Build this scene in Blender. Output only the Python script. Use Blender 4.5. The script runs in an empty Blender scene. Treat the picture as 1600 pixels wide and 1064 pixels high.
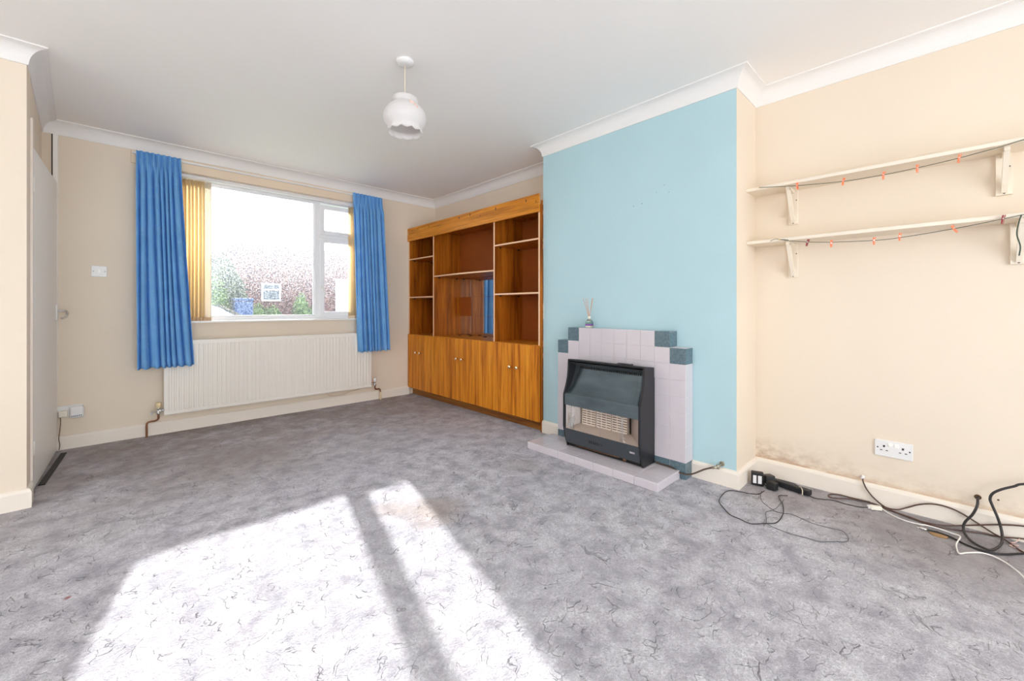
import bpy, bmesh, math, random
from mathutils import Vector, Matrix
random.seed(7)
S = bpy.context.scene
COL = S.collection

# ------------------------------------------------------------------ camera
cam_d = bpy.data.cameras.new('camera')
cam_d.sensor_width = 36.0
cam_d.lens = 643.13 / 1600 * 36.0
cam_d.shift_y = -(532 - 481.4) / 1600
cam_d.clip_start = 0.02
cam = bpy.data.objects.new('camera', cam_d)
COL.objects.link(cam)
cam.location = (0, 0, 1.0316)
cam.rotation_euler = (math.radians(90), 0, math.radians(-43.68))
S.camera = cam

# ------------------------------------------------------------------ view, world, sun, daylight
S.view_settings.view_transform = 'Standard'
S.view_settings.look = 'None'
S.view_settings.gamma = 1.0
S.view_settings.use_curve_mapping = False
S.view_settings.exposure = 0.25
S.cycles.use_denoising = True
S.cycles.max_bounces = 12
S.cycles.diffuse_bounces = 10
S.cycles.transparent_max_bounces = 16
S.cycles.sample_clamp_indirect = 6.0

W = bpy.data.worlds.new('sky'); S.world = W
W.use_nodes = True
bg = W.node_tree.nodes['Background']
bg.inputs[0].default_value = (0.86, 0.93, 1.0, 1)
bg.inputs[1].default_value = 5.0

sun_d = bpy.data.lights.new('sun', 'SUN')
sun_d.energy = 14.5
sun_d.angle = math.radians(0.9)
sun_d.color = (1.0, 0.96, 0.90)
sun = bpy.data.objects.new('sun', sun_d); COL.objects.link(sun)
SUN_DIR = Vector((-0.247, -1.0, -0.43))
sun.rotation_euler = SUN_DIR.to_track_quat('-Z', 'Y').to_euler()
sun.location = (2, 12, 6)

def fill_lamp(name, loc, aim, sx, sy, energy, color):
    d = bpy.data.lights.new(name, 'AREA'); d.shape = 'RECTANGLE'
    d.size = sx; d.size_y = sy; d.energy = energy; d.color = color
    o = bpy.data.objects.new(name, d); COL.objects.link(o)
    o.location = loc
    o.rotation_euler = Vector(aim).to_track_quat('-Z', 'Y').to_euler()
    return o
# daylight area lights added for fill at two invented windows out of view
fill_lamp('rear_fill_lamp', (0.0, -2.72, 1.25), (0, 1, 0), 3.6, 2.1, 38, (0.97, 0.985, 1.0))
fill_lamp('side_fill_lamp', (-3.32, 1.2, 1.4), (1, 0, 0), 2.0, 1.5, 10, (0.97, 0.985, 1.0))

# ------------------------------------------------------------------ mesh helpers
def new(): return bmesh.new()

def box(bm, x0, x1, y0, y1, z0, z1, bev=0, seg=2, M=None, mi=0):
    vs = [bm.verts.new((x, y, z)) for x in (x0, x1) for y in (y0, y1) for z in (z0, z1)]
    F = []
    for q in ((0,1,3,2), (4,6,7,5), (0,4,5,1), (2,3,7,6), (0,2,6,4), (1,5,7,3)):
        f = bm.faces.new([vs[i] for i in q]); f.material_index = mi; F.append(f)
    if bev:
        es = list({e for f in F for e in f.edges})
        r = bmesh.ops.bevel(bm, geom=es, offset=bev, segments=seg, affect='EDGES', profile=0.5)
        vs = list({v for v in vs if v.is_valid} | set(r['verts']))
        for f in r['faces']: f.material_index = mi
    if M is not None:
        for v in set(vs):
            if v.is_valid: v.co = M @ v.co
    return vs

def prism(bm, pts, a, b, axis='z', mi=0):
    """closed polygon extruded from a to b along an axis; pts in the other two axes"""
    def P(p, t):
        if axis == 'z': return (p[0], p[1], t)
        if axis == 'y': return (p[0], t, p[1])
        return (t, p[0], p[1])
    A = [bm.verts.new(P(p, a)) for p in pts]; B = [bm.verts.new(P(p, b)) for p in pts]
    n = len(pts)
    fs = [bm.faces.new(A), bm.faces.new(B[::-1])]
    for i in range(n):
        fs.append(bm.faces.new((A[i], B[i], B[(i+1) % n], A[(i+1) % n])))
    for f in fs: f.material_index = mi
    return A + B

def catmull(P, k=6):
    P = [Vector(p) for p in P]
    if len(P) < 3: return P
    Q = [P[0]*2 - P[1]] + P + [P[-1]*2 - P[-2]]
    out = []
    for i in range(1, len(Q)-2):
        p0, p1, p2, p3 = Q[i-1:i+3]
        for j in range(k):
            t = j/k
            out.append(0.5*((2*p1) + (p2-p0)*t + (2*p0-5*p1+4*p2-p3)*t*t + (3*p1-p0-3*p2+p3)*t**3))
    out.append(P[-1])
    return out

def tube(bm, pts, r, sides=8, k=6, smooth=True, rr=None):
    P = catmull(pts, k) if k > 1 else [Vector(p) for p in pts]
    rings = []
    up = Vector((0, 0, 1)); prev = None
    for i, p in enumerate(P):
        t = (P[min(i+1, len(P)-1)] - P[max(i-1, 0)])
        if t.length < 1e-9: t = Vector((1, 0, 0))
        t.normalize()
        if prev is None:
            a = t.cross(up)
            if a.length < 0.05: a = t.cross(Vector((1, 0, 0)))
        else:
            a = prev - t*prev.dot(t)
            if a.length < 1e-4: a = t.cross(up)
        a.normalize(); prev = a
        b = t.cross(a)
        q = r if rr is None else rr(i/(len(P)-1))
        rings.append([bm.verts.new(p + (a*math.cos(2*math.pi*s/sides) + b*math.sin(2*math.pi*s/sides))*q) for s in range(sides)])
    for A, B in zip(rings, rings[1:]):
        for s in range(sides):
            f = bm.faces.new((A[s], A[(s+1) % sides], B[(s+1) % sides], B[s])); f.smooth = smooth
    bm.faces.new(rings[0][::-1]); bm.faces.new(rings[-1])

def lathe(bm, prof, c, n=40, M=None, axis='z', cap=True, smooth=True):
    """prof list of (r, h) about an axis through c"""
    rings = []
    for r, h in prof:
        ring = []
        for i in range(n):
            a = 2*math.pi*i/n
            if axis == 'z': p = Vector((r*math.cos(a), r*math.sin(a), h))
            elif axis == 'x': p = Vector((h, r*math.cos(a), r*math.sin(a)))
            else: p = Vector((r*math.cos(a), h, r*math.sin(a)))
            if M is not None: p = M @ p
            ring.append(bm.verts.new(p + Vector(c)))
        rings.append(ring)
    for A, B in zip(rings, rings[1:]):
        for i in range(n):
            f = bm.faces.new((A[i], A[(i+1) % n], B[(i+1) % n], B[i])); f.smooth = smooth
    if cap:
        bm.faces.new(rings[0][::-1]); bm.faces.new(rings[-1])
    return rings

def wloc(o):
    v = Vector((0, 0, 0))
    while o is not None:
        v += o.location; o = o.parent
    return v

def obj(name, bm, mats, parent=None, loc=None, fix=True):
    if fix: bmesh.ops.recalc_face_normals(bm, faces=bm.faces)
    me = bpy.data.meshes.new(name)
    off = wloc(parent) if parent is not None else Vector((0, 0, 0))
    if loc is not None: off = Vector(loc)
    for v in bm.verts: v.co -= off
    bm.to_mesh(me); bm.free()
    o = bpy.data.objects.new(name, me); COL.objects.link(o)
    for m in (mats if isinstance(mats, (list, tuple)) else [mats]): me.materials.append(m)
    if parent is not None:
        o.parent = parent
        if loc is not None: o.location = Vector(loc) - wloc(parent)
    elif loc is not None: o.location = loc
    return o

def thing(name, label, cat, loc=(0, 0, 0), group=None):
    o = bpy.data.objects.new(name, None); COL.objects.link(o)
    o.empty_display_size = 0.05; o.location = loc
    o['label'] = label; o['category'] = cat
    if group: o['group'] = group
    return o

def tag(o, label, cat, group=None):
    o['label'] = label; o['category'] = cat
    if group: o['group'] = group
    return o

def obj_each(name, bm, mats, parent, label=None):
    """every loose piece of the mesh becomes a part of its own"""
    bm.verts.index_update(); bm.verts.ensure_lookup_table(); seen = set(); out = []
    for v0 in bm.verts:
        if v0.index in seen: continue
        st = [v0]; seen.add(v0.index); isl = []
        while st:
            a = st.pop(); isl.append(a)
            for e in a.link_edges:
                b = e.other_vert(a)
                if b.index not in seen: seen.add(b.index); st.append(b)
        nb = bmesh.new(); mp = {a: nb.verts.new(a.co) for a in isl}
        for f in {f for a in isl for f in a.link_faces}:
            g = nb.faces.new([mp[x] for x in f.verts]); g.smooth = f.smooth
        o = obj(name, nb, mats, parent)
        if label: o['label'] = label
        out.append(o)
    bm.free(); return out

def struct(name, bm, mats, parent=None, label=None, cat=None):
    o = obj(name, bm, mats, parent)
    if parent is None:
        o['kind'] = 'structure'
        if label: o['label'] = label
        if cat: o['category'] = cat
    return o

# ------------------------------------------------------------------ materials
def mat(name, color=(0.8, 0.8, 0.8), rough=0.5, metal=0.0, spec=0.5, **kw):
    m = bpy.data.materials.new(name); m.use_nodes = True
    b = m.node_tree.nodes['Principled BSDF']
    b.inputs['Base Color'].default_value = (*color, 1)
    b.inputs['Roughness'].default_value = rough
    b.inputs['Metallic'].default_value = metal
    b.inputs['Specular IOR Level'].default_value = spec
    for k, v in kw.items():
        b.inputs[k.replace('_', ' ')].default_value = v
    return m

class NT:
    def __init__(s, m): s.t = m.node_tree; s.n = s.t.nodes; s.b = s.n.get('Principled BSDF')
    def add(s, typ, **kw):
        n = s.n.new(typ)
        for k, v in kw.items(): setattr(n, k, v)
        return n
    def link(s, a, b): s.t.links.new(a, b)
    def coords(s, scale=(1, 1, 1), rot=(0, 0, 0), loc=(0, 0, 0), kind='Object'):
        c = s.add('ShaderNodeTexCoord'); mp = s.add('ShaderNodeMapping')
        mp.inputs['Scale'].default_value = scale; mp.inputs['Rotation'].default_value = rot
        mp.inputs['Location'].default_value = loc
        s.link(c.outputs[kind], mp.inputs['Vector']); return mp.outputs['Vector']
    def noise(s, vec, scale, detail=4, rough=0.55, dist=0.0):
        n = s.add('ShaderNodeTexNoise')
        n.inputs['Scale'].default_value = scale; n.inputs['Detail'].default_value = detail
        n.inputs['Roughness'].default_value = rough; n.inputs['Distortion'].default_value = dist
        if vec is not None: s.link(vec, n.inputs['Vector'])
        return n.outputs['Fac']
    def ramp(s, fac, stops):
        r = s.add('ShaderNodeValToRGB'); e = r.color_ramp.elements
        while len(e) < len(stops): e.new(0.5)
        for i, (p, c) in enumerate(stops):
            e[i].position = p; e[i].color = (*c, 1) if len(c) == 3 else c
        s.link(fac, r.inputs['Fac']); return r.outputs['Color']
    def mr(s, v, a, b, c=0.0, d=1.0):
        n = s.add('ShaderNodeMapRange'); n.clamp = True
        for i, q in enumerate((a, b, c, d)): n.inputs[i+1].default_value = q
        s.link(v, n.inputs[0]); return n.outputs[0]
    def math(s, op, a, b=None):
        n = s.add('ShaderNodeMath', operation=op)
        for i, q in enumerate((a, b)):
            if q is None: continue
            if isinstance(q, (int, float)): n.inputs[i].default_value = q
            else: s.link(q, n.inputs[i])
        return n.outputs[0]
    def mix(s, fac, a, b, blend='MIX'):
        n = s.add('ShaderNodeMix', data_type='RGBA', blend_type=blend)
        if isinstance(fac, (int, float)): n.inputs[0].default_value = fac
        else: s.link(fac, n.inputs[0])
        for i, q in ((6, a), (7, b)):
            if isinstance(q, tuple): n.inputs[i].default_value = (*q, 1)
            else: s.link(q, n.inputs[i])
        return n.outputs[2]
    def bump(s, h, strength, dist=0.01):
        n = s.add('ShaderNodeBump'); n.inputs['Strength'].default_value = strength
        n.inputs['Distance'].default_value = dist
        s.link(h, n.inputs['Height']); s.link(n.outputs['Normal'], s.b.inputs['Normal'])
    def color(s, c): s.link(c, s.b.inputs['Base Color'])
    def sep(s, vec):
        n = s.add('ShaderNodeSeparateXYZ'); s.link(vec, n.inputs[0]); return n.outputs

def painted(name, col, var=0.05, rough=0.7, bscale=55, bstr=0.12, vscale=1.3):
    m = mat(name, col, rough, spec=0.25); t = NT(m)
    v = t.coords()
    a = t.noise(v, vscale, 3)
    lo = tuple(c*(1-var) for c in col); hi = tuple(min(1, c*(1+var)) for c in col)
    t.color(t.ramp(a, [(0.3, lo), (0.7, hi)]))
    t.bump(t.noise(v, bscale, 3), bstr, 0.004)
    return m

CREAM_C = (0.77, 0.67, 0.545)
M_cream = painted('cream_wall_paint', CREAM_C, 0.025)
M_blue = painted('pale_blue_wall_paint', (0.44, 0.62, 0.66), 0.03)
M_white = painted('white_ceiling_paint', (0.90, 0.88, 0.85), 0.01, 0.75, 40, 0.05)
M_cove = painted('white_coving_paint', (0.82, 0.80, 0.775), 0.01, 0.6, 40, 0.03)
M_gloss = mat('white_gloss_paint', (0.88, 0.86, 0.82), 0.35)
M_skirt = painted('cream_white_gloss_skirting', (0.82, 0.75, 0.66), 0.03, 0.4, 30, 0.05)
M_upvc = mat('white_window_plastic', (0.84, 0.85, 0.87), 0.28)
M_plastic = mat('white_plastic', (0.78, 0.77, 0.76), 0.35)
M_chrome = mat('chrome', (0.75, 0.75, 0.75), 0.18, 1.0)
M_brass = mat('brass', (0.80, 0.60, 0.32), 0.22, 1.0)
M_copper = mat('tarnished_copper', (0.32, 0.15, 0.08), 0.4, 0.8)
M_black = mat('black_plastic', (0.012, 0.012, 0.014), 0.45)
M_dark = mat('dark_hole', (0.008, 0.007, 0.006), 0.8)
M_rad = mat('cream_white_radiator_enamel', (0.83, 0.79, 0.72), 0.35)

# alcove wall paint with the damp stain along the skirting
M_cream_r = painted('cream_wall_paint_stained', CREAM_C, 0.025)
t = NT(M_cream_r)
v = t.coords(); sx, sy, sz = t.sep(v)
old = t.b.inputs['Base Color'].links[0].from_socket
band = t.mr(sz, 0.10, 0.30, 1.0, 0.0)
along = t.mr(sy, 0.25, 0.80, 0.0, 1.0)
n1 = t.noise(t.coords((1, 9, 16)), 1.4, 6, 0.7)
st = t.math('MULTIPLY', t.math('POWER', band, 2.2), t.math('MULTIPLY', t.mr(n1, 0.40, 0.66), t.mr(along, 0, 1, 0.30, 1.0)))
c1 = t.mix(t.math('MULTIPLY', st, 0.95), old, (0.33, 0.17, 0.08))
thin = t.mr(sz, 0.10, 0.125, 1.0, 0.0)
c2 = t.mix(t.math('MULTIPLY', thin, t.mr(n1, 0.35, 0.6, 0.15, 0.6)), c1, (0.52, 0.30, 0.16))
t.color(c2)

# carpet
M_carpet = mat('mottled_grey_carpet', (0.4, 0.4, 0.42), 0.95, spec=0.1)
t = NT(M_carpet)
v = t.coords()
dn = t.add('ShaderNodeTexNoise'); dn.inputs['Scale'].default_value = 3.0; dn.inputs['Detail'].default_value = 5
t.link(v, dn.inputs['Vector'])
vm = t.add('ShaderNodeVectorMath', operation='MULTIPLY_ADD')
t.link(dn.outputs['Color'], vm.inputs[0]); vm.inputs[1].default_value = (0.55, 0.55, 0.0); t.link(v, vm.inputs[2])
wv = vm.outputs[0]
m1 = t.noise(v, 8.5, 10, 0.74, 0.25)
base = t.ramp(m1, [(0.38, (0.37, 0.355, 0.405)), (0.49, (0.60, 0.585, 0.63)), (0.60, (0.80, 0.79, 0.83))])
m2 = t.noise(v, 1.6, 4, 0.6)
base = t.mix(t.mr(m2, 0.40, 0.68, 0.0, 0.35), base, (0.50, 0.485, 0.56))
# carved curling veins
vo = t.add('ShaderNodeTexVoronoi', feature='DISTANCE_TO_EDGE'); vo.inputs['Scale'].default_value = 14
t.link(wv, vo.inputs['Vector'])
line = t.mr(vo.outputs['Distance'], 0.0, 0.022, 1.0, 0.0)
gate = t.mr(t.noise(v, 12.0, 5, 0.6), 0.49, 0.56)
vein = t.math('MULTIPLY', line, gate)
base = t.mix(t.math('MULTIPLY', vein, 0.62), base, (0.20, 0.19, 0.205))
# worn brown soil: strongest by the window wall, plus two spots
sx, sy, sz = t.sep(v)
soil_n = t.noise(v, 2.6, 7, 0.7)
near = t.mr(sy, 2.5, 3.9, 0.0, 1.0)
soil = t.math('MULTIPLY', near, t.mr(soil_n, 0.33, 0.56))
base = t.mix(t.math('MULTIPLY', soil, 0.72), base, (0.29, 0.215, 0.155))
def spot(base, cx, cy, r, col, amt, stretch=1.0):
    d = t.add('ShaderNodeVectorMath', operation='DISTANCE')
    t.link(v, d.inputs[0]); d.inputs[1].default_value = (cx, cy, 0)
    wob = t.math('ADD', d.outputs['Value'], t.math('MULTIPLY', t.noise(v, 7.0, 5, 0.7), r*1.1))
    f = t.math('MULTIPLY', t.mr(wob, r*0.9, r*1.75, 1.0, 0.0), amt)
    return t.mix(f, base, col)
base = spot(base, 1.15, 1.80, 0.17, (0.40, 0.28, 0.19), 0.60)
base = spot(base, 1.02, 1.96, 0.10, (0.42, 0.30, 0.21), 0.45)
base = spot(base, 2.63, 0.02, 0.45, (0.20, 0.165, 0.14), 0.60)
base = spot(base, 2.70, 0.60, 0.30, (0.24, 0.19, 0.17), 0.45)
base = spot(base, 1.92, 1.9, 0.16, (0.34, 0.27, 0.22), 0.35)
base = spot(base, 0.62, 3.25, 0.50, (0.30, 0.235, 0.18), 0.45)
base = spot(base, -0.133, 2.154, 0.012, (0.35, 0.03, 0.02), 0.9)
fine = t.noise(v, 95, 4, 0.85)
base = t.mix(t.mr(fine, 0.38, 0.62, 0.0, 0.70), base, (0.36, 0.35, 0.37), 'MIX')
t.color(base)
h = t.math('ADD', t.math('MULTIPLY', t.noise(v, 150, 3, 0.7), 1.0), t.math('MULTIPLY', vein, -1.4))
h = t.math('ADD', h, t.math('MULTIPLY', t.noise(v, 28, 4), 0.8))
t.bump(h, 0.75, 0.010)

def wood(name, axis='z', base=((0.36, 0.092, 0.004), (0.64, 0.215, 0.012), (0.76, 0.305, 0.024)), rough=0.38, off=0.0):
    m = mat(name, base[1], rough, spec=0.25); t = NT(m)
    long_, short = 1.1, 26.0
    sc = {'z': (short, short, long_), 'y': (short, long_, short), 'x': (long_, short, short)}[axis]
    v = t.coords(sc, loc=(off, off*1.7, off*2.3))
    a = t.noise(v, 1.0, 6, 0.62, 0.6)
    sc2 = {'z': (7, 7, 0.8), 'y': (7, 0.8, 7), 'x': (0.8, 7, 7)}[axis]
    b = t.noise(t.coords(sc2, loc=(off*3, off, off)), 1.0, 4, 0.6, 1.6)
    f = t.math('ADD', t.math('MULTIPLY', a, 0.6), t.math('MULTIPLY', b, 0.4))
    c = t.ramp(f, [(0.38, base[0]), (0.50, base[1]), (0.62, base[2])])
    sc3 = {'z': (110, 110, 3), 'y': (110, 3, 110), 'x': (3, 110, 110)}[axis]
    pore = t.noise(t.coords(sc3), 1.0, 2)
    c = t.mix(t.mr(pore, 0.54, 0.68, 0.0, 0.45), c, (0.17, 0.055, 0.006))
    t.color(c); t.bump(pore, 0.05, 0.002)
    return m
M_wood_z = wood('teak_veneer_upright_grain', 'z')
M_wood_y = wood('teak_veneer_long_grain', 'y', ((0.44, 0.140, 0.010), (0.64, 0.235, 0.018), (0.75, 0.31, 0.034)))
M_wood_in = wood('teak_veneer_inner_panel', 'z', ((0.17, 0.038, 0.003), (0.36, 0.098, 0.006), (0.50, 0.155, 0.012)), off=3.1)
M_hard = painted('reddish_hardboard_backing', (0.33, 0.085, 0.014), 0.08, 0.55, 60, 0.05, 4)
M_edge = mat('pale_lipping_edge', (0.80, 0.50, 0.30), 0.45)
M_plinth = wood('dark_teak_plinth', 'y', ((0.14, 0.045, 0.010), (0.27, 0.10, 0.020), (0.34, 0.14, 0.03)))
M_mirror = mat('mirror_glass', (0.80, 0.80, 0.78), 0.02, 1.0)

M_tile = mat('pale_lilac_glazed_tile', (0.62, 0.57, 0.60), 0.12, spec=0.6)
t = NT(M_tile); v = t.coords()
t.color(t.ramp(t.noise(v, 2.5, 3), [(0.3, (0.58, 0.535, 0.57)), (0.7, (0.64, 0.59, 0.615))]))
t.bump(t.noise(v, 9, 2), 0.06, 0.004)
M_tile_dark = mat('slate_blue_glazed_tile', (0.095, 0.155, 0.185), 0.18, spec=0.6)
t = NT(M_tile_dark); v = t.coords()
t.color(t.ramp(t.noise(v, 120, 3), [(0.35, (0.075, 0.13, 0.16)), (0.65, (0.13, 0.19, 0.22))]))
M_grout = mat('pale_grout', (0.68, 0.64, 0.64), 0.8)

# curtain cloth: blue with a faint pale sprig print
def cloth_mat(name, c0, c1, pale):
    m = mat(name, c0, 0.8, spec=0.15); t = NT(m)
    v = t.coords()
    c = t.ramp(t.noise(v, 7, 3), [(0.3, c0), (0.7, c1)])
    vo = t.add('ShaderNodeTexVoronoi', feature='DISTANCE_TO_EDGE'); vo.inputs['Scale'].default_value = 24
    dn = t.add('ShaderNodeTexNoise'); dn.inputs['Scale'].default_value = 14; dn.inputs['Detail'].default_value = 3
    t.link(v, dn.inputs['Vector'])
    vm = t.add('ShaderNodeVectorMath', operation='MULTIPLY_ADD')
    t.link(dn.outputs['Color'], vm.inputs[0]); vm.inputs[1].default_value = (0.12, 0.12, 0.12); t.link(v, vm.inputs[2])
    t.link(vm.outputs[0], vo.inputs['Vector'])
    sprig = t.math('MULTIPLY', t.mr(vo.outputs['Distance'], 0.0, 0.05, 1, 0), t.mr(t.noise(v, 11, 2), 0.53, 0.60))
    c = t.mix(t.math('MULTIPLY', sprig, 0.40), c, pale)
    t.color(c); t.bump(t.noise(v, 500, 2), 0.15, 0.001)
    tr = t.add('ShaderNodeBsdfTranslucent'); t.link(c, tr.inputs['Color'])
    mx = t.add('ShaderNodeMixShader'); mx.inputs[0].default_value = 0.22
    t.link(t.b.outputs[0], mx.inputs[1]); t.link(tr.outputs[0], mx.inputs[2])
    t.link(mx.outputs[0], t.n['Material Output'].inputs['Surface'])
    return m
M_curtain = cloth_mat('blue_sprigged_curtain_cloth', (0.18, 0.45, 0.82), (0.23, 0.52, 0.88), (0.48, 0.70, 0.92))

def translucent_mat(name, col, fac):
    m = mat(name, col, 0.8, spec=0.1); t = NT(m)
    tr = t.add('ShaderNodeBsdfTranslucent'); tr.inputs['Color'].default_value = (*col, 1)
    mx = t.add('ShaderNodeMixShader'); mx.inputs[0].default_value = fac
    t.link(t.b.outputs[0], mx.inputs[1]); t.link(tr.outputs[0], mx.inputs[2])
    t.link(mx.outputs[0], t.n['Material Output'].inputs['Surface'])
    return m
M_slat = translucent_mat('peach_blind_fabric', (0.98, 0.87, 0.66), 0.72)
M_slat_lit = translucent_mat('sunlit_blind_fabric', (0.88, 0.82, 0.72), 0.5)  # whiter copy of the blind fabric, sunlight painted into one slat
M_weight = mat('beige_blind_weight', (0.70, 0.55, 0.38), 0.6)
M_shade = translucent_mat('opal_white_glass', (0.88, 0.86, 0.85), 0.4)

# rain-speckled window glass: clear glass with scattering droplets and a film of haze
M_glass = bpy.data.materials.new('rain_speckled_window_glass'); M_glass.use_nodes = True
t = NT(M_glass); t.n.remove(t.b)
v = t.coords()
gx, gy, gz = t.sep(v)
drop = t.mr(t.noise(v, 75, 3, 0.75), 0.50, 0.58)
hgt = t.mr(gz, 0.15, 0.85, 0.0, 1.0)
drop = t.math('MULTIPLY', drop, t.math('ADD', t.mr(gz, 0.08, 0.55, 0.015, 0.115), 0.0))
haze = t.math('ADD', t.math('MULTIPLY', t.math('POWER', hgt, 1.5), 0.08), 0.014)  # haze thickened with height to wash the upper view out to white
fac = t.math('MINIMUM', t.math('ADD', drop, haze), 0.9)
tp = t.add('ShaderNodeBsdfTransparent')
t.link(t.ramp(t.noise(t.coords((1, 1, 1), loc=(3, 1, 2)), 80, 2, 0.7), [(0.42, (0.60, 0.64, 0.70)), (0.52, (1.0, 1.0, 1.0))]), tp.inputs['Color'])
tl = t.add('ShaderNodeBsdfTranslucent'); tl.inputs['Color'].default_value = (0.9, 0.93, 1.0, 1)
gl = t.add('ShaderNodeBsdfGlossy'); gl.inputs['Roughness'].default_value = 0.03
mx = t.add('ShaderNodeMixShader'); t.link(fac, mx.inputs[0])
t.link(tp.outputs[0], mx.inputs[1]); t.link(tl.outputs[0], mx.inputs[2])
fr = t.add('ShaderNodeFresnel'); fr.inputs['IOR'].default_value = 1.3
mx2 = t.add('ShaderNodeMixShader'); t.link(fr.outputs[0], mx2.inputs[0])
t.link(mx.outputs[0], mx2.inputs[1]); t.link(gl.outputs[0], mx2.inputs[2])
t.link(mx2.outputs[0], t.n['Material Output'].inputs['Surface'])

# ------------------------------------------------------------------ the room (metres; +Y to the window wall, +X to the fireplace wall)
L0, LF, R, C, D, Y1, Y2, YN = -0.3455, -0.400, 2.899, 2.554, 4.4436, 2.2974, 0.8151, 3.2756
H = 2.38; HC = 2.29
XL, YB = -3.2, -2.6
WX0, WX1, WZ0, WZ1 = 0.36, 1.98, 0.905, 2.18     # window opening

bm = new(); box(bm, XL-0.2, R+0.2, YB-0.2, D+0.26, -0.12, 0.0); struct('floor', bm, M_carpet)
bm = new(); box(bm, XL-0.2, R+0.2, YB-0.2, D+0.26, H, H+0.15); struct('ceiling', bm, M_white)
bm = new()
box(bm, -0.6, WX0, D, D+0.26, 0, H); box(bm, WX1, R+0.2, D, D+0.26, 0, H)
box(bm, WX0, WX1, D, D+0.26, 0, WZ0); box(bm, WX0, WX1, D, D+0.26, WZ1, H)
struct('wall_window', bm, M_cream)
bm = new(); box(bm, R, R+0.2, YB, D, 0, H); struct('wall_right', bm, M_cream_r)
bm = new()
vs = box(bm, C, R, Y2, Y1, 0, H)
bm.faces.ensure_lookup_table()
for f in bm.faces:
    if all(abs(v.co.x - C) < 1e-5 for v in f.verts): f.material_index = 1
struct('wall_middle', bm, [M_cream, M_blue])
LM = L0+(LF-L0)*0.12/(D-YN)
bm = new(); prism(bm, [(LM, YN+0.12), (LF, D), (LF-0.2, D), (LM-0.2, YN+0.12)], 0, H); struct('wall_left', bm, M_cream)
bm = new(); box(bm, XL, L0, YN, YN+0.12, 0, H); struct('wall_front', bm, M_cream)
def wall_open(name, axis, a, b, t0, t1, o0, o1, z0, z1):
    bm = new()
    for (p, q, r, s) in ((a, o0, 0, H), (o1, b, 0, H), (o0, o1, 0, z0), (o0, o1, z1, H)):
        if axis == 'x': box(bm, p, q, t0, t1, r, s)
        else: box(bm, t0, t1, p, q, r, s)
    struct(name, bm, M_cream)
wall_open('wall_rear', 'x', XL, R+0.2, YB-0.2, YB, -1.75, 1.75, 0.1, 2.15)
wall_open('wall_side', 'y', YB, YN+0.2, XL-0.2, XL, 0.25, 2.15, 0.7, 2.1)
for nm, axis, o0, o1, z0, z1, tt in (('window_2', 'x', -1.75, 1.75, 0.1, 2.15, YB-0.10), ('window_3', 'y', 0.25, 2.15, 0.7, 2.1, XL-0.10)):  # out-of-view windows, added as openings for the fill lamps
    bm = new(); w = 0.06
    parts = [(o0, o0+w, z0, z1), (o1-w, o1, z0, z1), (o0, o1, z0, z0+w), (o0, o1, z1-w, z1), ((o0+o1)/2-w/2, (o0+o1)/2+w/2, z0, z1)]
    for a, b, c, d in parts:
        if axis == 'x': box(bm, a, b, tt, tt+0.06, c, d)
        else: box(bm, tt, tt+0.06, a, b, c, d)
    struct(nm, bm, M_upvc)

# coving and skirting follow the wall line; each straight run is its own trim
path = [(XL, YN), (L0, YN), (LF, D), (R, D), (R, Y1), (C, Y1), (C, Y2), (R, Y2), (R, YB)]
def offs(i, d):
    """point i of the wall line moved d into the room (room lies on the right-hand side)"""
    p = Vector(path[i]).to_2d()
    def nrm(a, b):
        e = (Vector(b) - Vector(a)).normalized(); return Vector((e.y, -e.x))
    if i == 0: n = nrm(path[0], path[1]); return p + n*d
    if i == len(path)-1: n = nrm(path[-2], path[-1]); return p + n*d
    n1 = nrm(path[i-1], path[i]); n2 = nrm(path[i], path[i+1])
    b = (n1 + n2); b /= (1 + n1.dot(n2))
    return p + b*d
cove_prof = [(0.0, HC), (0.006, HC), (0.0075, HC+0.006)]
for k in range(1, 10):
    a = math.pi/2*k/10
    cove_prof.append((0.0085 + 0.060*(1-math.cos(a)), HC+0.006 + 0.074*math.sin(a)))
cove_prof += [(0.0695, H-0.008), (0.0765, H-0.007), (0.0765, H), (0.0, H)]
skirt_prof = [(0.0, 0.0), (0.018, 0.0), (0.018, 0.082), (0.014, 0.093), (0.008, 0.099), (0.0, 0.100)]
def run(i, prof, bm, e0=0.0, e1=0.0):
    A = []; B = []
    for d, z in prof:
        a, b = offs(i, d), offs(i+1, d)
        e = (b-a).normalized()
        a = a + e*e0; b = b - e*e1
        A.append(bm.verts.new((a.x, a.y, z))); B.append(bm.verts.new((b.x, b.y, z)))
    n = len(prof)
    for k in range(n):
        f = bm.faces.new((A[k], A[(k+1) % n], B[(k+1) % n], B[k]))
    bm.faces.new(A[::-1]); bm.faces.new(B)
for i in range(len(path)-1):
    bm = new(); run(i, cove_prof, bm); struct('trim_%d' % (i+1), bm, M_cove)
for i, nm, e0, e1 in ((0, 'front', 0, 0), (1, 'left', 0, 1.045), (2, 'window', 0, 0.36), (5, 'middle', 0.0, 0), (6, 'side', 0, 0), (7, 'right', 0, 0)):
    bm = new()
    if nm == 'middle':            # broken by the tiled surround
        for (ya, yb) in ((Y1, 2.057), (1.063, Y2-0.018)):
            far = [bm.verts.new((C-d, ya, z)) for d, z in skirt_prof]
            nr_ = [bm.verts.new((C-d, (Y2-d if yb < 1 else yb), z)) for d, z in skirt_prof]
            bm.faces.new(far); bm.faces.new(nr_[::-1])
            for q in range(len(far)): bm.faces.new((far[q], nr_[q], nr_[(q+1) % len(far)], far[(q+1) % len(far)]))
    else: run(i, skirt_prof, bm, e0, e1)
    struct('baseboard_'+nm, bm, M_skirt)

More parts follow.
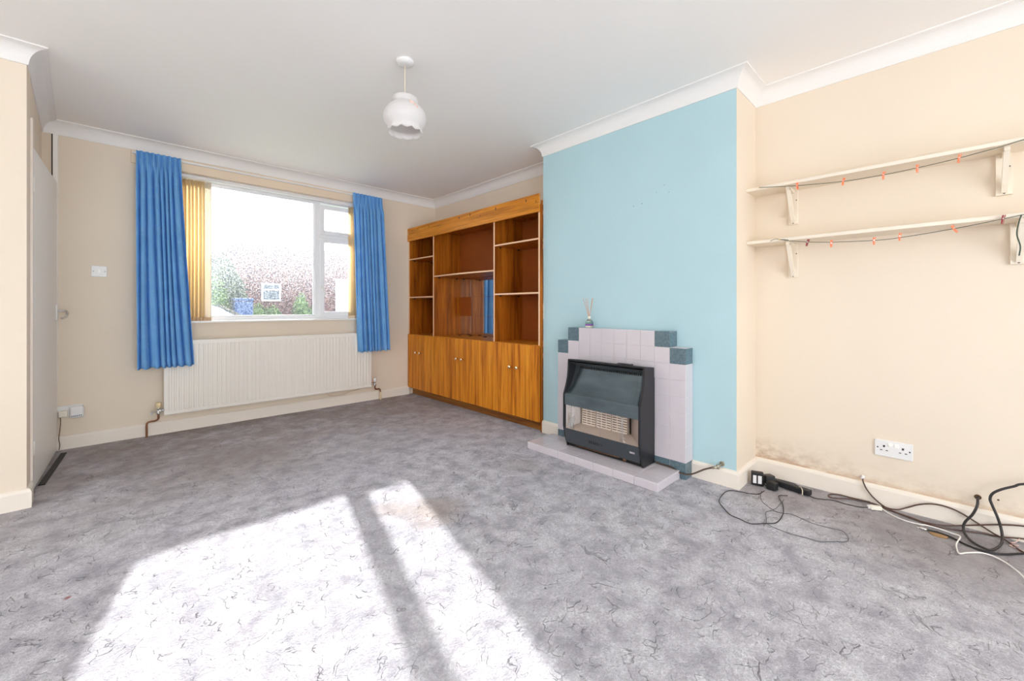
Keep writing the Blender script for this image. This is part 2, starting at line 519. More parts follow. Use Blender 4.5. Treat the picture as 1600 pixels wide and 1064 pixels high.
# ------------------------------------------------------------------ window
FY = D + 0.085           # inner face of the frame
win = thing('window_1', 'white plastic window over the radiator with one large pane and two small openers', 'window', (WX0, D, WZ0))
win['kind'] = 'structure'
def ring(bm, x0, x1, z0, z1, w, y0, y1, bev=0.004, wb=None):
    wb = wb or w
    box(bm, x0, x0+w, y0, y1, z0, z1, bev); box(bm, x1-w, x1, y0, y1, z0, z1, bev)
    box(bm, x0+w-0.002, x1-w+0.002, y0, y1, z0, z0+wb, bev); box(bm, x0+w-0.002, x1-w+0.002, y0, y1, z1-w, z1, bev)
MX0, MX1 = 1.478, 1.535
bm = new()
ring(bm, WX0, WX1, WZ0+0.004, WZ1, 0.045, FY, FY+0.07)
box(bm, MX0, MX1, FY-0.0015, FY+0.068, WZ0+0.03, WZ1-0.03, 0.004)
box(bm, MX1-0.006, WX1-0.03, FY-0.0008, FY+0.068, 1.765, 1.815, 0.004)
obj('window_frame', bm, M_upvc, win)
bm = new(); ring(bm, WX0+0.043, MX0+0.002, WZ0+0.046, WZ1-0.043, 0.014, FY+0.010, FY+0.03, 0.005); obj('glazing_bead', bm, M_upvc, win)
for nm, z0, z1 in (('vent_sash', 1.805, 2.125), ('casement_sash', WZ0+0.042, 1.775)):
    bm = new(); ring(bm, MX1-0.01, WX1-0.037, z0, z1, 0.048, FY-0.014, FY+0.03, 0.006)
    s = obj(nm, bm, M_upvc, win)
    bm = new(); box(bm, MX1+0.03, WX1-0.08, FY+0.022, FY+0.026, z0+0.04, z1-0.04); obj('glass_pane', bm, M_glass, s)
    bm = new()
    if nm == 'vent_sash':
        box(bm, 1.725, 1.755, FY-0.026, FY-0.012, z0+0.016, z0+0.040, 0.004)
        tube(bm, [(1.735, FY-0.03, z0+0.028), (1.78, FY-0.042, z0+0.026), (1.85, FY-0.042, z0+0.024)], 0.006, 8)
    else:
        box(bm, 1.534, 1.556, FY-0.028, FY-0.012, 1.215, 1.275, 0.005)
        tube(bm, [(1.545, FY-0.03, 1.262), (1.552, FY-0.046, 1.25), (1.562, FY-0.048, 1.20), (1.562, FY-0.046, 1.15)], 0.0065, 8)
        lathe(bm, [(0.004, -0.03), (0.004, -0.0285)], (1.545, FY, 1.262), 10, axis='y')
    h = obj('window_handle', bm, M_plastic, s)
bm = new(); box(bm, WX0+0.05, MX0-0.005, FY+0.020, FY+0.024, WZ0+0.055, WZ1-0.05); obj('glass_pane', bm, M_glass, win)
bm = new(); prism(bm, [(WX0-0.05, D-0.028), (WX1+0.05, D-0.028), (WX1+0.05, D-0.0005), (WX1-0.001, D-0.0005), (WX1-0.001, FY+0.02), (WX0+0.001, FY+0.02), (WX0+0.001, D-0.0005), (WX0-0.05, D-0.0005)], WZ0+0.0005, WZ0+0.016)
struct('trim_10', bm, M_gloss)

# curtain batten and rail
rail = thing('curtain_rail', 'cream painted batten carrying the curtain rail above the window', 'curtain rail', (1.1, D, 2.18))
bm = new(); box(bm, 0.068, 2.18, D-0.024, D, 2.182, 2.283, 0.003); obj('batten', bm, painted('cream_painted_batten', (0.80, 0.66, 0.50), 0.04, 0.5), rail)
bm = new(); box(bm, 0.075, 2.17, D-0.040, D-0.024, 2.252, 2.268, 0.003)
obj('rail', bm, M_plastic, rail)

# vertical blind: headrail and two stacks of slats
blind = thing('vertical_blind', 'peach vertical blind drawn back into two stacks beside the window glass', 'blind', (1.15, D+0.04, 2.15))
bm = new(); box(bm, WX0+0.005, WX1-0.005, D+0.012, D+0.050, 2.148, 2.178, 0.003)
for q in range(9): box(bm, WX0+0.2+q*0.17, WX0+0.204+q*0.17, D+0.011, D+0.013, 2.15, 2.176)
obj('headrail', bm, M_plastic, blind)
def slat(x, ang, m=None):
    cs, sn = math.cos(ang), math.sin(ang)
    bm = new(); n = 6; w = 0.089
    cols = []
    for i in range(n+1):
        u = (i/n-0.5)*w; c = 0.006*(1-(2*i/n-1)**2)
        px = x + u*cs - c*sn; py = D+0.036 + u*sn + c*cs
        cols.append([bm.verts.new((px, py, z)) for z in (WZ0+0.045, 2.135)])
    for a, b in zip(cols, cols[1:]):
        f = bm.faces.new((a[0], b[0], b[1], a[1])); f.smooth = True
    o = obj('slat', bm, m or M_slat, blind)
    md = o.modifiers.new('thickness', 'SOLIDIFY'); md.thickness = 0.0006
    bm = new()
    for s0 in (-1, 1):
        pass
    pts = [(x + (i/n-0.5)*w*cs, D+0.036 + (i/n-0.5)*w*sn, 0) for i in (0, n)]
    Mx = Matrix.Translation((x, D+0.036, WZ0+0.03)) @ Matrix.Rotation(math.atan2(sn, cs), 4, 'Z')
    box(bm, -w/2, w/2, -0.002, 0.003, -0.018, 0.018, 0.001, 1, M=Mx)
    obj('bottom_weight', bm, M_weight, o)
    bm = new(); box(bm, -0.008, 0.008, -0.0015, 0.0015, -0.012, 0.012, M=Matrix.Translation((x, D+0.036, 2.143)))
    obj('hanger', bm, M_plastic, o)
for k in range(6): slat(0.402 + k*0.0255, math.radians(107+3*math.sin(k*2.1)))
slat(0.563, math.radians(125), M_slat_lit)
for k in range(5): slat(1.844 + k*0.024, math.radians(118+4*math.sin(k*1.7)))

# curtains
def curtain(label, xt0, xt1, xb0, xb1, zt, zb, y0, folds, seed, leanR=0.0, gloc=None):
    rnd = random.Random(seed)
    ph = [rnd.uniform(0, 6.28) for _ in range(6)]
    root = thing('curtain', label, 'curtain', ((xt0+xt1)/2, y0, zb), 'blue curtains at the window')
    N, Mv = 420, 60
    bm = new(); grid = []
    zs = [0, 0.006, 0.012, 0.02, 0.03, 0.04, 0.05, 0.06, 0.07, 0.08, 0.09, 0.105, 0.12, 0.14, 0.165]
    hgt = zt-zb
    vs_ = [z/hgt for z in zs] + [(0.19/hgt) + (1-0.19/hgt)*i/(Mv-1) for i in range(Mv)]
    for v in vs_:
        z = zt - v*hgt; row = []
        drop_ = v*hgt
        head = min(1, max(0, (drop_-0.085)/0.10)); head = head*head*(3-2*head)
        w = v**1.25
        for i in range(N+1):
            u = i/N
            x = (xt0*(1-w)+xb0*w)*(1-u) + (xt1*(1-w)+xb1*w)*u
            warp = u + 0.035*math.sin(2*math.pi*u*1.3+ph[0]) + 0.012*math.sin(2*math.pi*(u*2+v*0.5)+ph[1])
            big = math.sin(2*math.pi*folds*warp+ph[2]+0.3*math.sin(3*v+ph[5]))
            big2 = math.sin(2*math.pi*(folds*0.5)*warp+ph[4]+0.6*v)
            # sharpen into rounded pleats
            prof = 1.7*abs(math.sin(math.pi*folds*warp+ph[2]/2+0.15*math.sin(3*v+ph[5])))**0.6 - 0.9 + 0.10*math.sin(2*math.pi*folds*2*warp+ph[3]) + 0.28*big2
            A = 0.031*(0.85+0.30*v)
            y = y0 - A*prof*head - 0.058*v**0.8
            x += 0.004*head*math.cos(2*math.pi*folds*warp+ph[2])
            # pinched heading tape
            pin = math.sin(2*math.pi*folds*1.0*u+ph[2])
            y -= (1-head)*(0.012*pin + 0.003*math.sin(2*math.pi*folds*6*u))
            if 0.06 < drop_ < 0.10: y += 0.004*math.sin(2*math.pi*folds*2*u+ph[1])
            zz = z + (0.006*big*v if v > 0.9 else 0)
            row.append(bm.verts.new((x, y, zz)))
        grid.append(row)
    for a, b in zip(grid, grid[1:]):
        for i in range(N):
            f = bm.faces.new((a[i], a[i+1], b[i+1], b[i])); f.smooth = True
    o = obj('drape', bm, M_curtain, root, fix=False)
    md = o.modifiers.new('thickness', 'SOLIDIFY'); md.thickness = 0.0018
    # heading tape stitch line and hooks
    bm = new()
    for k in range(int(folds*2)+1):
        xx = xt0 + (xt1-xt0)*(k+0.5)/(folds*2+1)
        tube(bm, [(xx, y0+0.012, zt-0.045), (xx, y0+0.020, zt-0.03), (xx, y0+0.026, zt-0.015)], 0.002, 6, 3)
    obj_each('hook', bm, M_plastic, root)
    return root
curtain('blue pleated curtain at the door end of the window, above the cream capped valve', 0.098, 0.372, 0.104, 0.455, 2.270, 0.558, D-0.078, 8, 3)
curtain('blue pleated curtain at the window end beside the teak wall unit', 1.815, 2.150, 1.850, 2.205, 2.270, 0.560, D-0.078, 8, 11)

# ------------------------------------------------------------------ radiator
rad = thing('radiator', 'long white ribbed panel radiator fixed below the window', 'radiator', (1.13, D-0.07, 0.158))
rx0, rx1, rz0, rz1, ry = 0.262, 2.018, 0.160, 0.765, D-0.095
bm = new()
box(bm, rx0, rx1, ry+0.006, ry+0.020, rz0, rz1, 0.005, 3)
nr = 53; pitch = (rx1-rx0-0.05)/nr
for k in range(nr):
    a = rx0+0.025+k*pitch+pitch*0.20; b = rx0+0.025+(k+1)*pitch-pitch*0.20
    box(bm, a, b, ry-0.002, ry+0.008, rz0+0.035, rz1-0.035, 0.0045, 2)
box(bm, rx0+0.004, rx1-0.004, ry+0.003, ry+0.016, rz0+0.004, rz0+0.018, 0.003)
obj('front_panel', bm, M_rad, rad)
bm = new(); box(bm, rx0+0.002, rx1-0.002, ry+0.018, ry+0.05, rz1-0.035, rz1-0.004, 0.004)
for k in range(4):
    xx = rx0+0.2+k*0.45; box(bm, xx, xx+0.04, ry+0.018, D-0.001, rz0+0.05, rz0+0.50)
obj_each('bracket', bm, M_rad, rad)
def valve(name, label, pts_pipe, vx, vz, side, capcol, sleeve=None):
    t_ = thing(name, label, 'radiator valve', (vx, D-0.06, 0.0), 'pipes and valves at the radiator')
    bm = new(); tube(bm, pts_pipe, 0.0075, 10, 8); obj('pipe', bm, M_copper, t_)
    bm = new()
    yv = D-0.080
    lathe(bm, [(0.006, -0.030), (0.013, -0.028), (0.013, -0.010), (0.009, -0.008), (0.009, 0.012), (0.013, 0.014), (0.013, 0.026), (0.008, 0.028)], (vx, yv, vz), 12)
    lathe(bm, [(0.007, 0.0), (0.007, 0.020), (0.011, 0.021), (0.011, 0.036)] if side > 0 else [(0.011, -0.040), (0.011, -0.024), (0.007, -0.022), (0.007, 0.0)], (vx, yv, vz), 12, axis='x')
    if name == 'radiator_valve' and side > 0:
        tube(bm, [(vx-0.004, yv, vz), (vx-0.03, yv-0.012, vz-0.004), (vx-0.05, yv-0.02, vz-0.008)], 0.006, 8, 3)
        lathe(bm, [(0.009, -0.004), (0.009, 0.004)], (vx-0.045, yv-0.022, vz-0.012), 10, axis='y')
    obj('valve_body', bm, M_chrome, t_)
    bm = new(); lathe(bm, [(0.010, 0.022), (0.0165, 0.024), (0.0175, 0.058), (0.014, 0.064)], (vx, yv, vz), 16); obj('cap', bm, capcol, t_)
    if sleeve:
        bm = new(); lathe(bm, [(0.011, 0.0), (0.011, 0.085), (0.009, 0.088)], (sleeve, D-0.06, 0.0), 12); obj('sleeve', bm, mat('cream_paint_on_pipe', (0.8, 0.66, 0.42), 0.5), t_)
    return t_
yp = D-0.06
valve('radiator_valve', 'copper pipe and chrome valve with cream cap below the curtain near the door', [(0.160, yp, -0.01), (0.160, yp, 0.05), (0.160, yp, 0.100), (0.168, yp, 0.118), (0.19, yp-0.002, 0.123), (0.212, yp-0.010, 0.126), (0.228, yp-0.018, 0.140), (0.230, D-0.08, 0.165), (0.230, D-0.08, 0.18)], 0.230, 0.205, 1, mat('cream_valve_cap', (0.85, 0.70, 0.42), 0.5))
valve('radiator_valve', 'dark pipe and white capped valve between the radiator and the teak wall unit', [(2.135, yp, -0.005), (2.135, yp, 0.05), (2.133, yp, 0.100), (2.122, yp, 0.122), (2.095, yp-0.005, 0.125), (2.068, yp-0.015, 0.130), (2.060, D-0.08, 0.150), (2.060, D-0.08, 0.17)], 2.060, 0.195, -1, M_plastic, 2.135)
bm = new(); tube(bm, [(1.538, 4.425, 0.167), (1.59, 4.42, 0.121), (1.688, 4.42, 0.107), (1.79, 4.422, 0.128), (1.88, 4.432, 0.135), (1.91, 4.438, 0.136)], 0.003, 6)
tag(obj('cable', bm, mat('cream_cable', (0.62, 0.50, 0.36), 0.5)), 'thin cream cable sagging on the wall beneath the radiator', 'cable')

# ------------------------------------------------------------------ door in the left wall, trims, switch, socket
hx, hy = -0.348, 3.50
fx, fy = -0.322, 4.40
dv = Vector((fx-hx, fy-hy, 0)); dl = dv.length; da = math.atan2(dv.y, dv.x)
door = thing('door_1', 'flat white door standing slightly open along the left wall, chrome lever handle', 'door', (hx, hy, 0.0)); door['kind'] = 'structure'
MD = Matrix.Translation((hx, hy, 0)) @ Matrix.Rotation(da, 4, 'Z')
DZ = 1.935
bm = new(); box(bm, 0, dl, 0.0, 0.034, 0.012, DZ, 0.002, 1, M=MD); obj('door_leaf', bm, M_gloss, door)
# keyhole plate and lever on the room face (face at local y=0 looks to +X)
h = bpy.data.objects.new('door_handle', None); COL.objects.link(h); h.parent = door; h.location = (MD @ Vector((dl-0.055, 0, 1.0))) - door.location
bm = new(); box(bm, dl-0.075, dl-0.035, -0.010, 0.0, 0.945, 1.055, 0.004, M=MD); obj('handle_plate', bm, M_plastic, h)
bm = new()
P = [(dl-0.055, -0.008, 1.012), (dl-0.055, -0.040, 1.012), (dl-0.060, -0.052, 1.010), (dl-0.075, -0.058, 0.995), (dl-0.095, -0.056, 0.975), (dl-0.120, -0.046, 0.962), (dl-0.140, -0.036, 0.960)]
tube(bm, [MD @ Vector(p) for p in P], 0.0075, 10, 6); obj('lever', bm, M_chrome, h)
for k, zz in enumerate((0.25, 1.72)):
    bm = new(); lathe(bm, [(0.006, zz-0.04), (0.006, zz+0.04)], (hx+0.004, hy-0.004, 0), 10); obj('hinge', bm, M_gloss, door)
bm = new()   # door lining and stop on the wall at the hinge side
def wx(y): return L0 + (LF-L0)*(y-YN)/(D-YN)
prism(bm, [(wx(3.40), 3.40), (wx(3.40)+0.014, 3.402), (wx(3.455)+0.014, 3.455), (wx(3.455), 3.455)], 0.10, 2.06)
prism(bm, [(wx(3.455), 3.455), (wx(3.455)+0.006, 3.455), (wx(3.495)+0.006, 3.495), (wx(3.495), 3.495)], 0.0, 1.99)
struct('trim_11', bm, M_skirt)
bm = new(); box(bm, LF+0.055, LF+0.080, D-0.020, D, 0.34, HC, 0.002); struct('trim_12', bm, M_gloss)
bm = new(); box(bm, LF+0.048, LF+0.0545, D-0.004, D, 0.34, HC); struct('trim_13', bm, M_dark)
bm = new()   # black threshold strip on the carpet edge
a = Vector((-0.340, 3.62, 0)); b = Vector((-0.298, 4.31, 0)); e = (b-a).normalized(); n = Vector((e.y, -e.x, 0))
prism(bm, [tuple((a)[:2]), tuple((a+n*0.030)[:2]), tuple((b+n*0.030)[:2]), tuple((b)[:2])], 0.0, 0.007)
bmesh.ops.bevel(bm, geom=list(bm.edges), offset=0.002, segments=1, affect='EDGES')
tag(obj('threshold_strip', bm, mat('black_rubber', (0.012, 0.012, 0.013), 0.6)), 'black threshold strip lying on the carpet along the door bottom', 'threshold strip')

sw = thing('light_switch', 'square white light switch on the cream wall between door and curtain', 'light switch', (-0.109, D, 1.309))
bm = new(); box(bm, -0.152, -0.066, D-0.009, D, 1.270, 1.352, 0.003); obj('switch_plate', bm, M_plastic, sw)
bm = new(); box(bm, -0.119, -0.099, D-0.013, D-0.008, 1.295, 1.328, 0.002, M=Matrix.Translation((0, 0, 0))); obj('rocker', bm, M_gloss, sw)
bm = new()
for x in (-0.140, -0.078): lathe(bm, [(0.0035, -0.0105), (0.0035, -0.008)], (x, D, 1.311), 10, axis='y')
obj_each('screw', bm, mat('dull_screw_metal', (0.25, 0.23, 0.21), 0.5, 0.7), sw)

def wall_socket_x(name, label, xc, y0, y1, z0, z1):    # on the right wall, facing -X
    s = thing(name, label, 'wall socket', (xc, (y0+y1)/2, (z0+z1)/2))
    bm = new(); box(bm, xc-0.009, xc, y0, y1, z0, z1, 0.0025); obj('socket_plate', bm, M_plastic, s)
    for yc in ((y0+y1)/2+0.012, (y0+y1)/2-0.012):
        bm = new(); box(bm, xc-0.013, xc-0.008, yc-0.008, yc+0.008, z1-0.031, z1-0.010, 0.002); obj('rocker', bm, M_gloss, s)
    for yc in ((y0+y1)/2+0.036, (y0+y1)/2-0.036):
        bm = new()
        box(bm, xc-0.0095, xc-0.008, yc-0.004, yc+0.004, z1-0.036, z1-0.026)
        for dy in (-0.011, 0.011): box(bm, xc-0.0095, xc-0.008, yc+dy-0.0045, yc+dy+0.0045, z1-0.054, z1-0.050)
        obj('pin_holes', bm, M_dark, s)
    bm = new()
    for yc in (y0+0.012, y1-0.012): lathe(bm, [(0.0035, -0.0100), (0.0035, -0.008)], (xc, yc, (z0+z1)/2+0.002), 8, axis='x')
    obj_each('screw', bm, M_dark, s)
    return s
wall_socket_x('double_socket', 'white double wall socket low on the alcove wall beneath the shelves', R, 0.104, 0.250, 0.258, 0.342)

ls = thing('double_socket', 'white double wall socket in the corner beside the door, plug in it', 'wall socket', (-0.27, D, 0.27))
bm = new(); box(bm, -0.335, -0.195, D-0.009, D, 0.232, 0.318, 0.0025); obj('socket_plate', bm, M_plastic, ls)
for xx in (-0.255,):
    bm = new(); box(bm, xx-0.008, xx+0.008, D-0.013, D-0.008, 0.285, 0.308, 0.002); obj('rocker', bm, M_gloss, ls)
pl = thing('plug', 'cream plug with thin cable in the corner socket beside the door', 'plug', (-0.295, D-0.009, 0.25))
bm = new(); box(bm, -0.318, -0.272, D-0.035, D-0.009, 0.238, 0.284, 0.006, 3); obj('plug_body', bm, mat('cream_plastic', (0.78, 0.72, 0.60), 0.45), pl)
bm = new(); tube(bm, [(-0.309, D-0.022, 0.240), (-0.306, 4.425, 0.219), (-0.309, 4.425, 0.155), (-0.315, 4.424, 0.085), (-0.310, 4.420, 0.040), (-0.314, 4.412, 0.006)], 0.0022, 6); obj('cable', bm, mat('brown_cable', (0.10, 0.05, 0.03), 0.5), pl)
ad = thing('plug_in_adapter', 'rounded white plug-in unit with a row of small grey vents beside the light-coloured corner plug', 'plug-in unit', (-0.225, D-0.009, 0.265))
bm = new(); box(bm, -0.262, -0.186, D-0.045, D-0.009, 0.222, 0.310, 0.016, 5); obj('unit_body', bm, M_plastic, ad)
bm = new()
for k in range(6): box(bm, -0.252+k*0.0095, -0.2455+k*0.0095, D-0.0465, D-0.044, 0.236+k*0.0006, 0.2435+k*0.0006, 0.001, 1)
obj('vent_slots', bm, mat('grey_print', (0.15, 0.2, 0.24), 0.5), ad)

# ------------------------------------------------------------------ teak wall unit
CX = 2.512; CB = 2.890; CY0, CY1 = 2.306, 4.438
cab = thing('wall_unit', 'teak wall unit of open shelves over cupboards in the alcove beside the chimney', 'wall unit', (2.7, 3.37, 0))
TOPZ, HDZ, BZ = 1.980, 1.828, 0.722
def cpart(name, mats, *bxs, bev=0.001, parent=None):
    bm = new()
    for b in bxs: box(bm, *b, bev, 1)
    return obj(name, bm, mats, parent or cab)
cpart('plinth', M_plinth, (2.575, 2.60, CY0+0.004, CY1, 0.0, 0.085))
cpart('cupboard_carcass', M_wood_in, (CX+0.022, CB, CY0, CY0+0.016, 0.085, BZ-0.016), (CX+0.022, CB, CY1-0.016, CY1, 0.085, BZ-0.016), (CX+0.022, CB, CY0+0.016, CY1-0.016, 0.085, 0.101),
      (CX+0.022, CB-0.02, 2.877, 2.893, 0.101, BZ-0.016), (CX+0.022, CB-0.02, 3.872, 3.888, 0.101, BZ-0.016), (CB-0.008, CB, CY0+0.016, CY1-0.016, 0.1, BZ-0.016))
cpart('cupboard_top', M_wood_y, (CX+0.004, CB, CY0, CY1, BZ-0.016, BZ))
ys = [CY0, 2.593, 2.885, 3.389, 3.880, 4.187, CY1]
doors = []
kn_m = mat('polished_brass_knob', (0.86, 0.72, 0.48), 0.2, 1.0)
knob_side = [1, 0, 1, 0, 1, 0]   # 1: knob near the high-y edge
for i in range(6):
    m = wood('teak_door_veneer_%d' % i, 'z', off=i*1.9) if i else M_wood_z
    bm = new(); box(bm, CX-0.004, CX+0.014, ys[i]+0.0012, ys[i+1]-0.0012, 0.088, BZ-0.003, 0.001, 1)
    d = obj('cupboard_door', bm, m, cab)
    ky = ys[i+1]-0.045 if knob_side[i] else ys[i]+0.045
    bm = new(); lathe(bm, [(0.005, 0.0), (0.006, -0.010), (0.011, -0.014), (0.0155, -0.020), (0.0155, -0.027), (0.011, -0.032), (0.004, -0.034)], (CX-0.004, ky, 0.515 if True else 0), 18, axis='x')
    obj('knob', bm, kn_m, d)
# uprights of the upper part
ux = CX+0.008
ups = [(CY0, CY0+0.016), (2.873, 2.889), (3.893, 3.909), (CY1-0.016, CY1)]
for a, b in ups:
    bm = new(); box(bm, ux+0.003, CB, a, b, BZ, TOPZ-0.1)
    u = obj('upright_panel', bm, M_wood_in, cab)
    bm = new(); box(bm, ux, ux+0.003, a, b, BZ, HDZ); obj('edging', bm, M_edge, u)
cpart('roof_panel', M_wood_in, (ux+0.002, CB, CY0, CY1, TOPZ-0.10, TOPZ-0.084))
bm = new(); box(bm, CX-0.008, CX+0.008, CY0-0.004, CY1, HDZ, TOPZ, 0.0015, 1)
hd = obj('header_board', bm, M_wood_y, cab)
bm = new()
for yy, zz, s in ((4.33, 1.945, 1), (4.20, 1.945, 1), (3.97, 1.945, 1), (3.40, 1.950, 1.4), (3.06, 1.915, 0.8), (2.84, 1.945, 1.5), (2.45, 1.945, 1.4), (2.335, 1.917, 1), (3.02+0.2, 1.953, 1.5)):
    box(bm, CX-0.0088, CX-0.0070, yy-0.0035*s, yy+0.0035*s, zz-0.008*s, zz+0.008*s, 0.0006, 1)
bm.verts.index_update(); obj_each('screw_hole', bm, M_dark, hd)
bm = new()
box(bm, CX-0.010, CX-0.0075, CY1-0.022, CY1-0.008, 1.905, 1.94, 0.001, 1); obj('hinge_plate', bm, M_brass, hd)
# back panels
cpart('back_panel', M_hard, (CB-0.006, CB, CY0+0.016, 2.873, BZ, TOPZ-0.1))
cpart('back_panel', M_hard, (CB-0.006, CB, 2.889, 3.893, BZ, TOPZ-0.1))
cpart('back_panel', M_hard, (CB-0.006, CB, 3.909, CY1-0.016, BZ, TOPZ-0.1))
def shelf(y0, y1, z, bow=0.0):
    bm = new(); n = 16 if bow else 1
    f = [(ux+0.004 - bow*math.sin(math.pi*i/n), y0+(y1-y0)*i/n) for i in range(n+1)]
    prism(bm, f + [(CB-0.008, y1), (CB-0.008, y0)], z-0.014, z)
    s = obj('shelf', bm, M_wood_in, cab)
    bm = new(); g = [(x-0.003, y) for x, y in f]
    prism(bm, g + f[::-1], z-0.014, z); obj('edging', bm, M_edge, s)
    bm = new()
    for yy in (y0, y1):
        for xx in (ux+0.06, CB-0.07):
            sg = 1 if yy == y0 else -1
            box(bm, xx, xx+0.018, min(yy, yy+sg*0.012), max(yy, yy+sg*0.012), z-0.026, z-0.014, 0.002, 1)
    obj_each('shelf_peg', bm, M_dark, s)
for (a, b) in ((CY0+0.016, 2.873), (3.909, CY1-0.016)):
    for z in (1.617, 1.166): shelf(a, b, z)
shelf(2.889, 3.893, 1.388, 0.030)
# mirror tiles on the back and side of the middle bay (one missing, showing the board)
tz = [BZ+0.002, BZ+0.218, BZ+0.434, 1.372]
ty = [3.889, 3.690, 3.474, 3.258, 3.042, 2.893]
for i in range(5):
    for k in range(3):
        if i == 0 and k == 1: continue
        cpart('mirror_tile', M_mirror, (CB-0.010, CB-0.007, ty[i+1]+0.001, ty[i]-0.001, tz[k]+0.001, tz[k+1]-0.001), bev=0.0006)
# glass shelf runners on the cupboard top
bm = new()
for yy in (3.80, 3.60, 3.35): box(bm, 2.80, 2.83, yy, yy+0.025, BZ, BZ+0.006, 0.001, 1)
obj_each('runner_clip', bm, M_dark, cab)
cpart('scribing_strip', M_wood_in, (CX+0.018, C-0.004, 2.299, 2.3055, 0.0, 1.93))
bm = new()   # broken plaster lip at the blue paint edge
rr_ = random.Random(5); z = 0.16
while z < 1.85:
    hh = rr_.uniform(0.02, 0.07)
    if rr_.random() < 0.5: box(bm, C-0.004, C+0.004, Y1-0.006, Y1+0.0015, z, z+hh, 0.0015, 1)
    z += hh + rr_.uniform(0.01, 0.09)
struct('trim_14', bm, painted('bare_plaster', (0.62, 0.50, 0.42), 0.15))

# ------------------------------------------------------------------ fireplace surround and hearth
fs = thing('fireplace_surround', 'stepped lilac tiled fireplace surround with slate blue corner tiles against the blue chimney breast', 'fireplace', (2.5, 1.56, 0))
SX = 2.454; SB = C; T = 0.0990; Z0 = 0.0; Y0s = 1.065
def inside(c, r):
    """is the tile in column c (0 = nearest the sockets) and row r part of the surround"""
    if r < 0 or c < 0 or c > 9: return False
    if r == 8 and c in (0, 9): return False
    if r > 8: return False
    if 2 <= c <= 7 and r <= 5: return False
    return True
rows = [0.0, 0.100, 0.198, 0.296, 0.395, 0.494, 0.592, 0.690, 0.788, 0.886]
pale = new(); darks = {}; grout = new()
for c in range(10):
    for r in range(9):
        if not inside(c, r): continue
        y0, y1 = Y0s + c*T, Y0s + (c+1)*T
        z0, z1 = rows[r], rows[r+1]
        isdark = (r == 0) or (r == 8 and c in (1, 8)) or (r == 7 and c in (0, 9))
        g = 0.0007
        key = ('corner', c) if r > 0 else ('foot', c)
        dark = darks.setdefault(key, new()) if isdark else None
        box(dark if isdark else pale, SX, SX+0.006, y0+g, y1-g, z0+g, z1-g, 0.0016, 2)
        box(grout, SX+0.0024, SB-0.001, y0, y1, z0, z1)
        # returns: tiles on exposed top and sides
        tgt = dark if isdark else pale
        if not inside(c-1, r) and c in (0, 1):
            box(tgt, SX+0.0008, SB-0.001, y0-0.0012, y0+0.004, z0+g, z1-g, 0.0014, 2)
        if not inside(c+1, r) and c in (8, 9):
            box(tgt, SX+0.0008, SB-0.001, y1-0.004, y1+0.0012, z0+g, z1-g, 0.0014, 2)
        if r in (7, 8) and not inside(c, r+1) and not (r == 7 and c == 0):
            box(tgt, SX+0.0008, SB-0.001, y0+g, y1-g, z1-0.004, z1+0.0012, 0.0014, 2)
        if c == 1 and r <= 5: box(tgt, SX+0.0065, SB-0.03, y1-0.004, y1+0.0010, z0+g, z1-g, 0.001, 1)
obj('pale_tiles', pale, M_tile, fs); 0
for (kd, c_), dbm in darks.items(): obj(kd + '_tile', dbm, M_tile_dark, fs)['label'] = 'slate blue tile'
obj('surround_body', grout, M_grout, fs)
bm = new(); box(bm, SX+0.02, SB-0.001, Y0s+2*T+0.001, Y0s+8*T-0.001, 0.0, 0.592)
for r in range(6): box(bm, SX+0.012, SX+0.021, Y0s+2*T+0.001, Y0s+3*T, rows[r]+0.001, rows[r+1]-0.001, 0.0015, 2)
obj('opening_tiles', bm, M_tile_dark, fs)['label'] = 'slate blue tiles lining the opening'
hm = new()
hx0, hx1, hy0, hy1, hz = 2.172, SX-0.001, 1.100, 2.112, 0.052
box(hm, hx0+0.006, hx1, hy0+0.006, hy1-0.006, 0.0, hz-0.006)
n = 7; w = (hy1-hy0)/n
for k in range(n):
    a, b = hy0+k*w+0.0007, hy0+(k+1)*w-0.0007
    box(hm, hx0, hx0+0.008, a, b, 0.001, hz-0.003, 0.003, 3)
    box(hm, hx0+0.0015, hx0+0.075, a, b, hz-0.007, hz, 0.003, 3)
    box(hm, hx0+0.0764, hx0+0.172, a, b, hz-0.007, hz-0.0006, 0.002, 2)
    box(hm, hx0+0.1734, hx1, a, b, hz-0.007, hz-0.0006, 0.002, 2)
box(hm, hx0+0.008, hx1, hy0, hy0+0.006, 0.001, hz-0.004, 0.002, 2)
box(hm, hx0+0.008, hx1, hy1-0.006, hy1, 0.001, hz-0.004, 0.002, 2)
tag(obj('hearth', hm, M_tile, None, (2.3, 1.6, 0)), 'low lilac tiled hearth slab on the carpet beneath the gas heater', 'hearth')

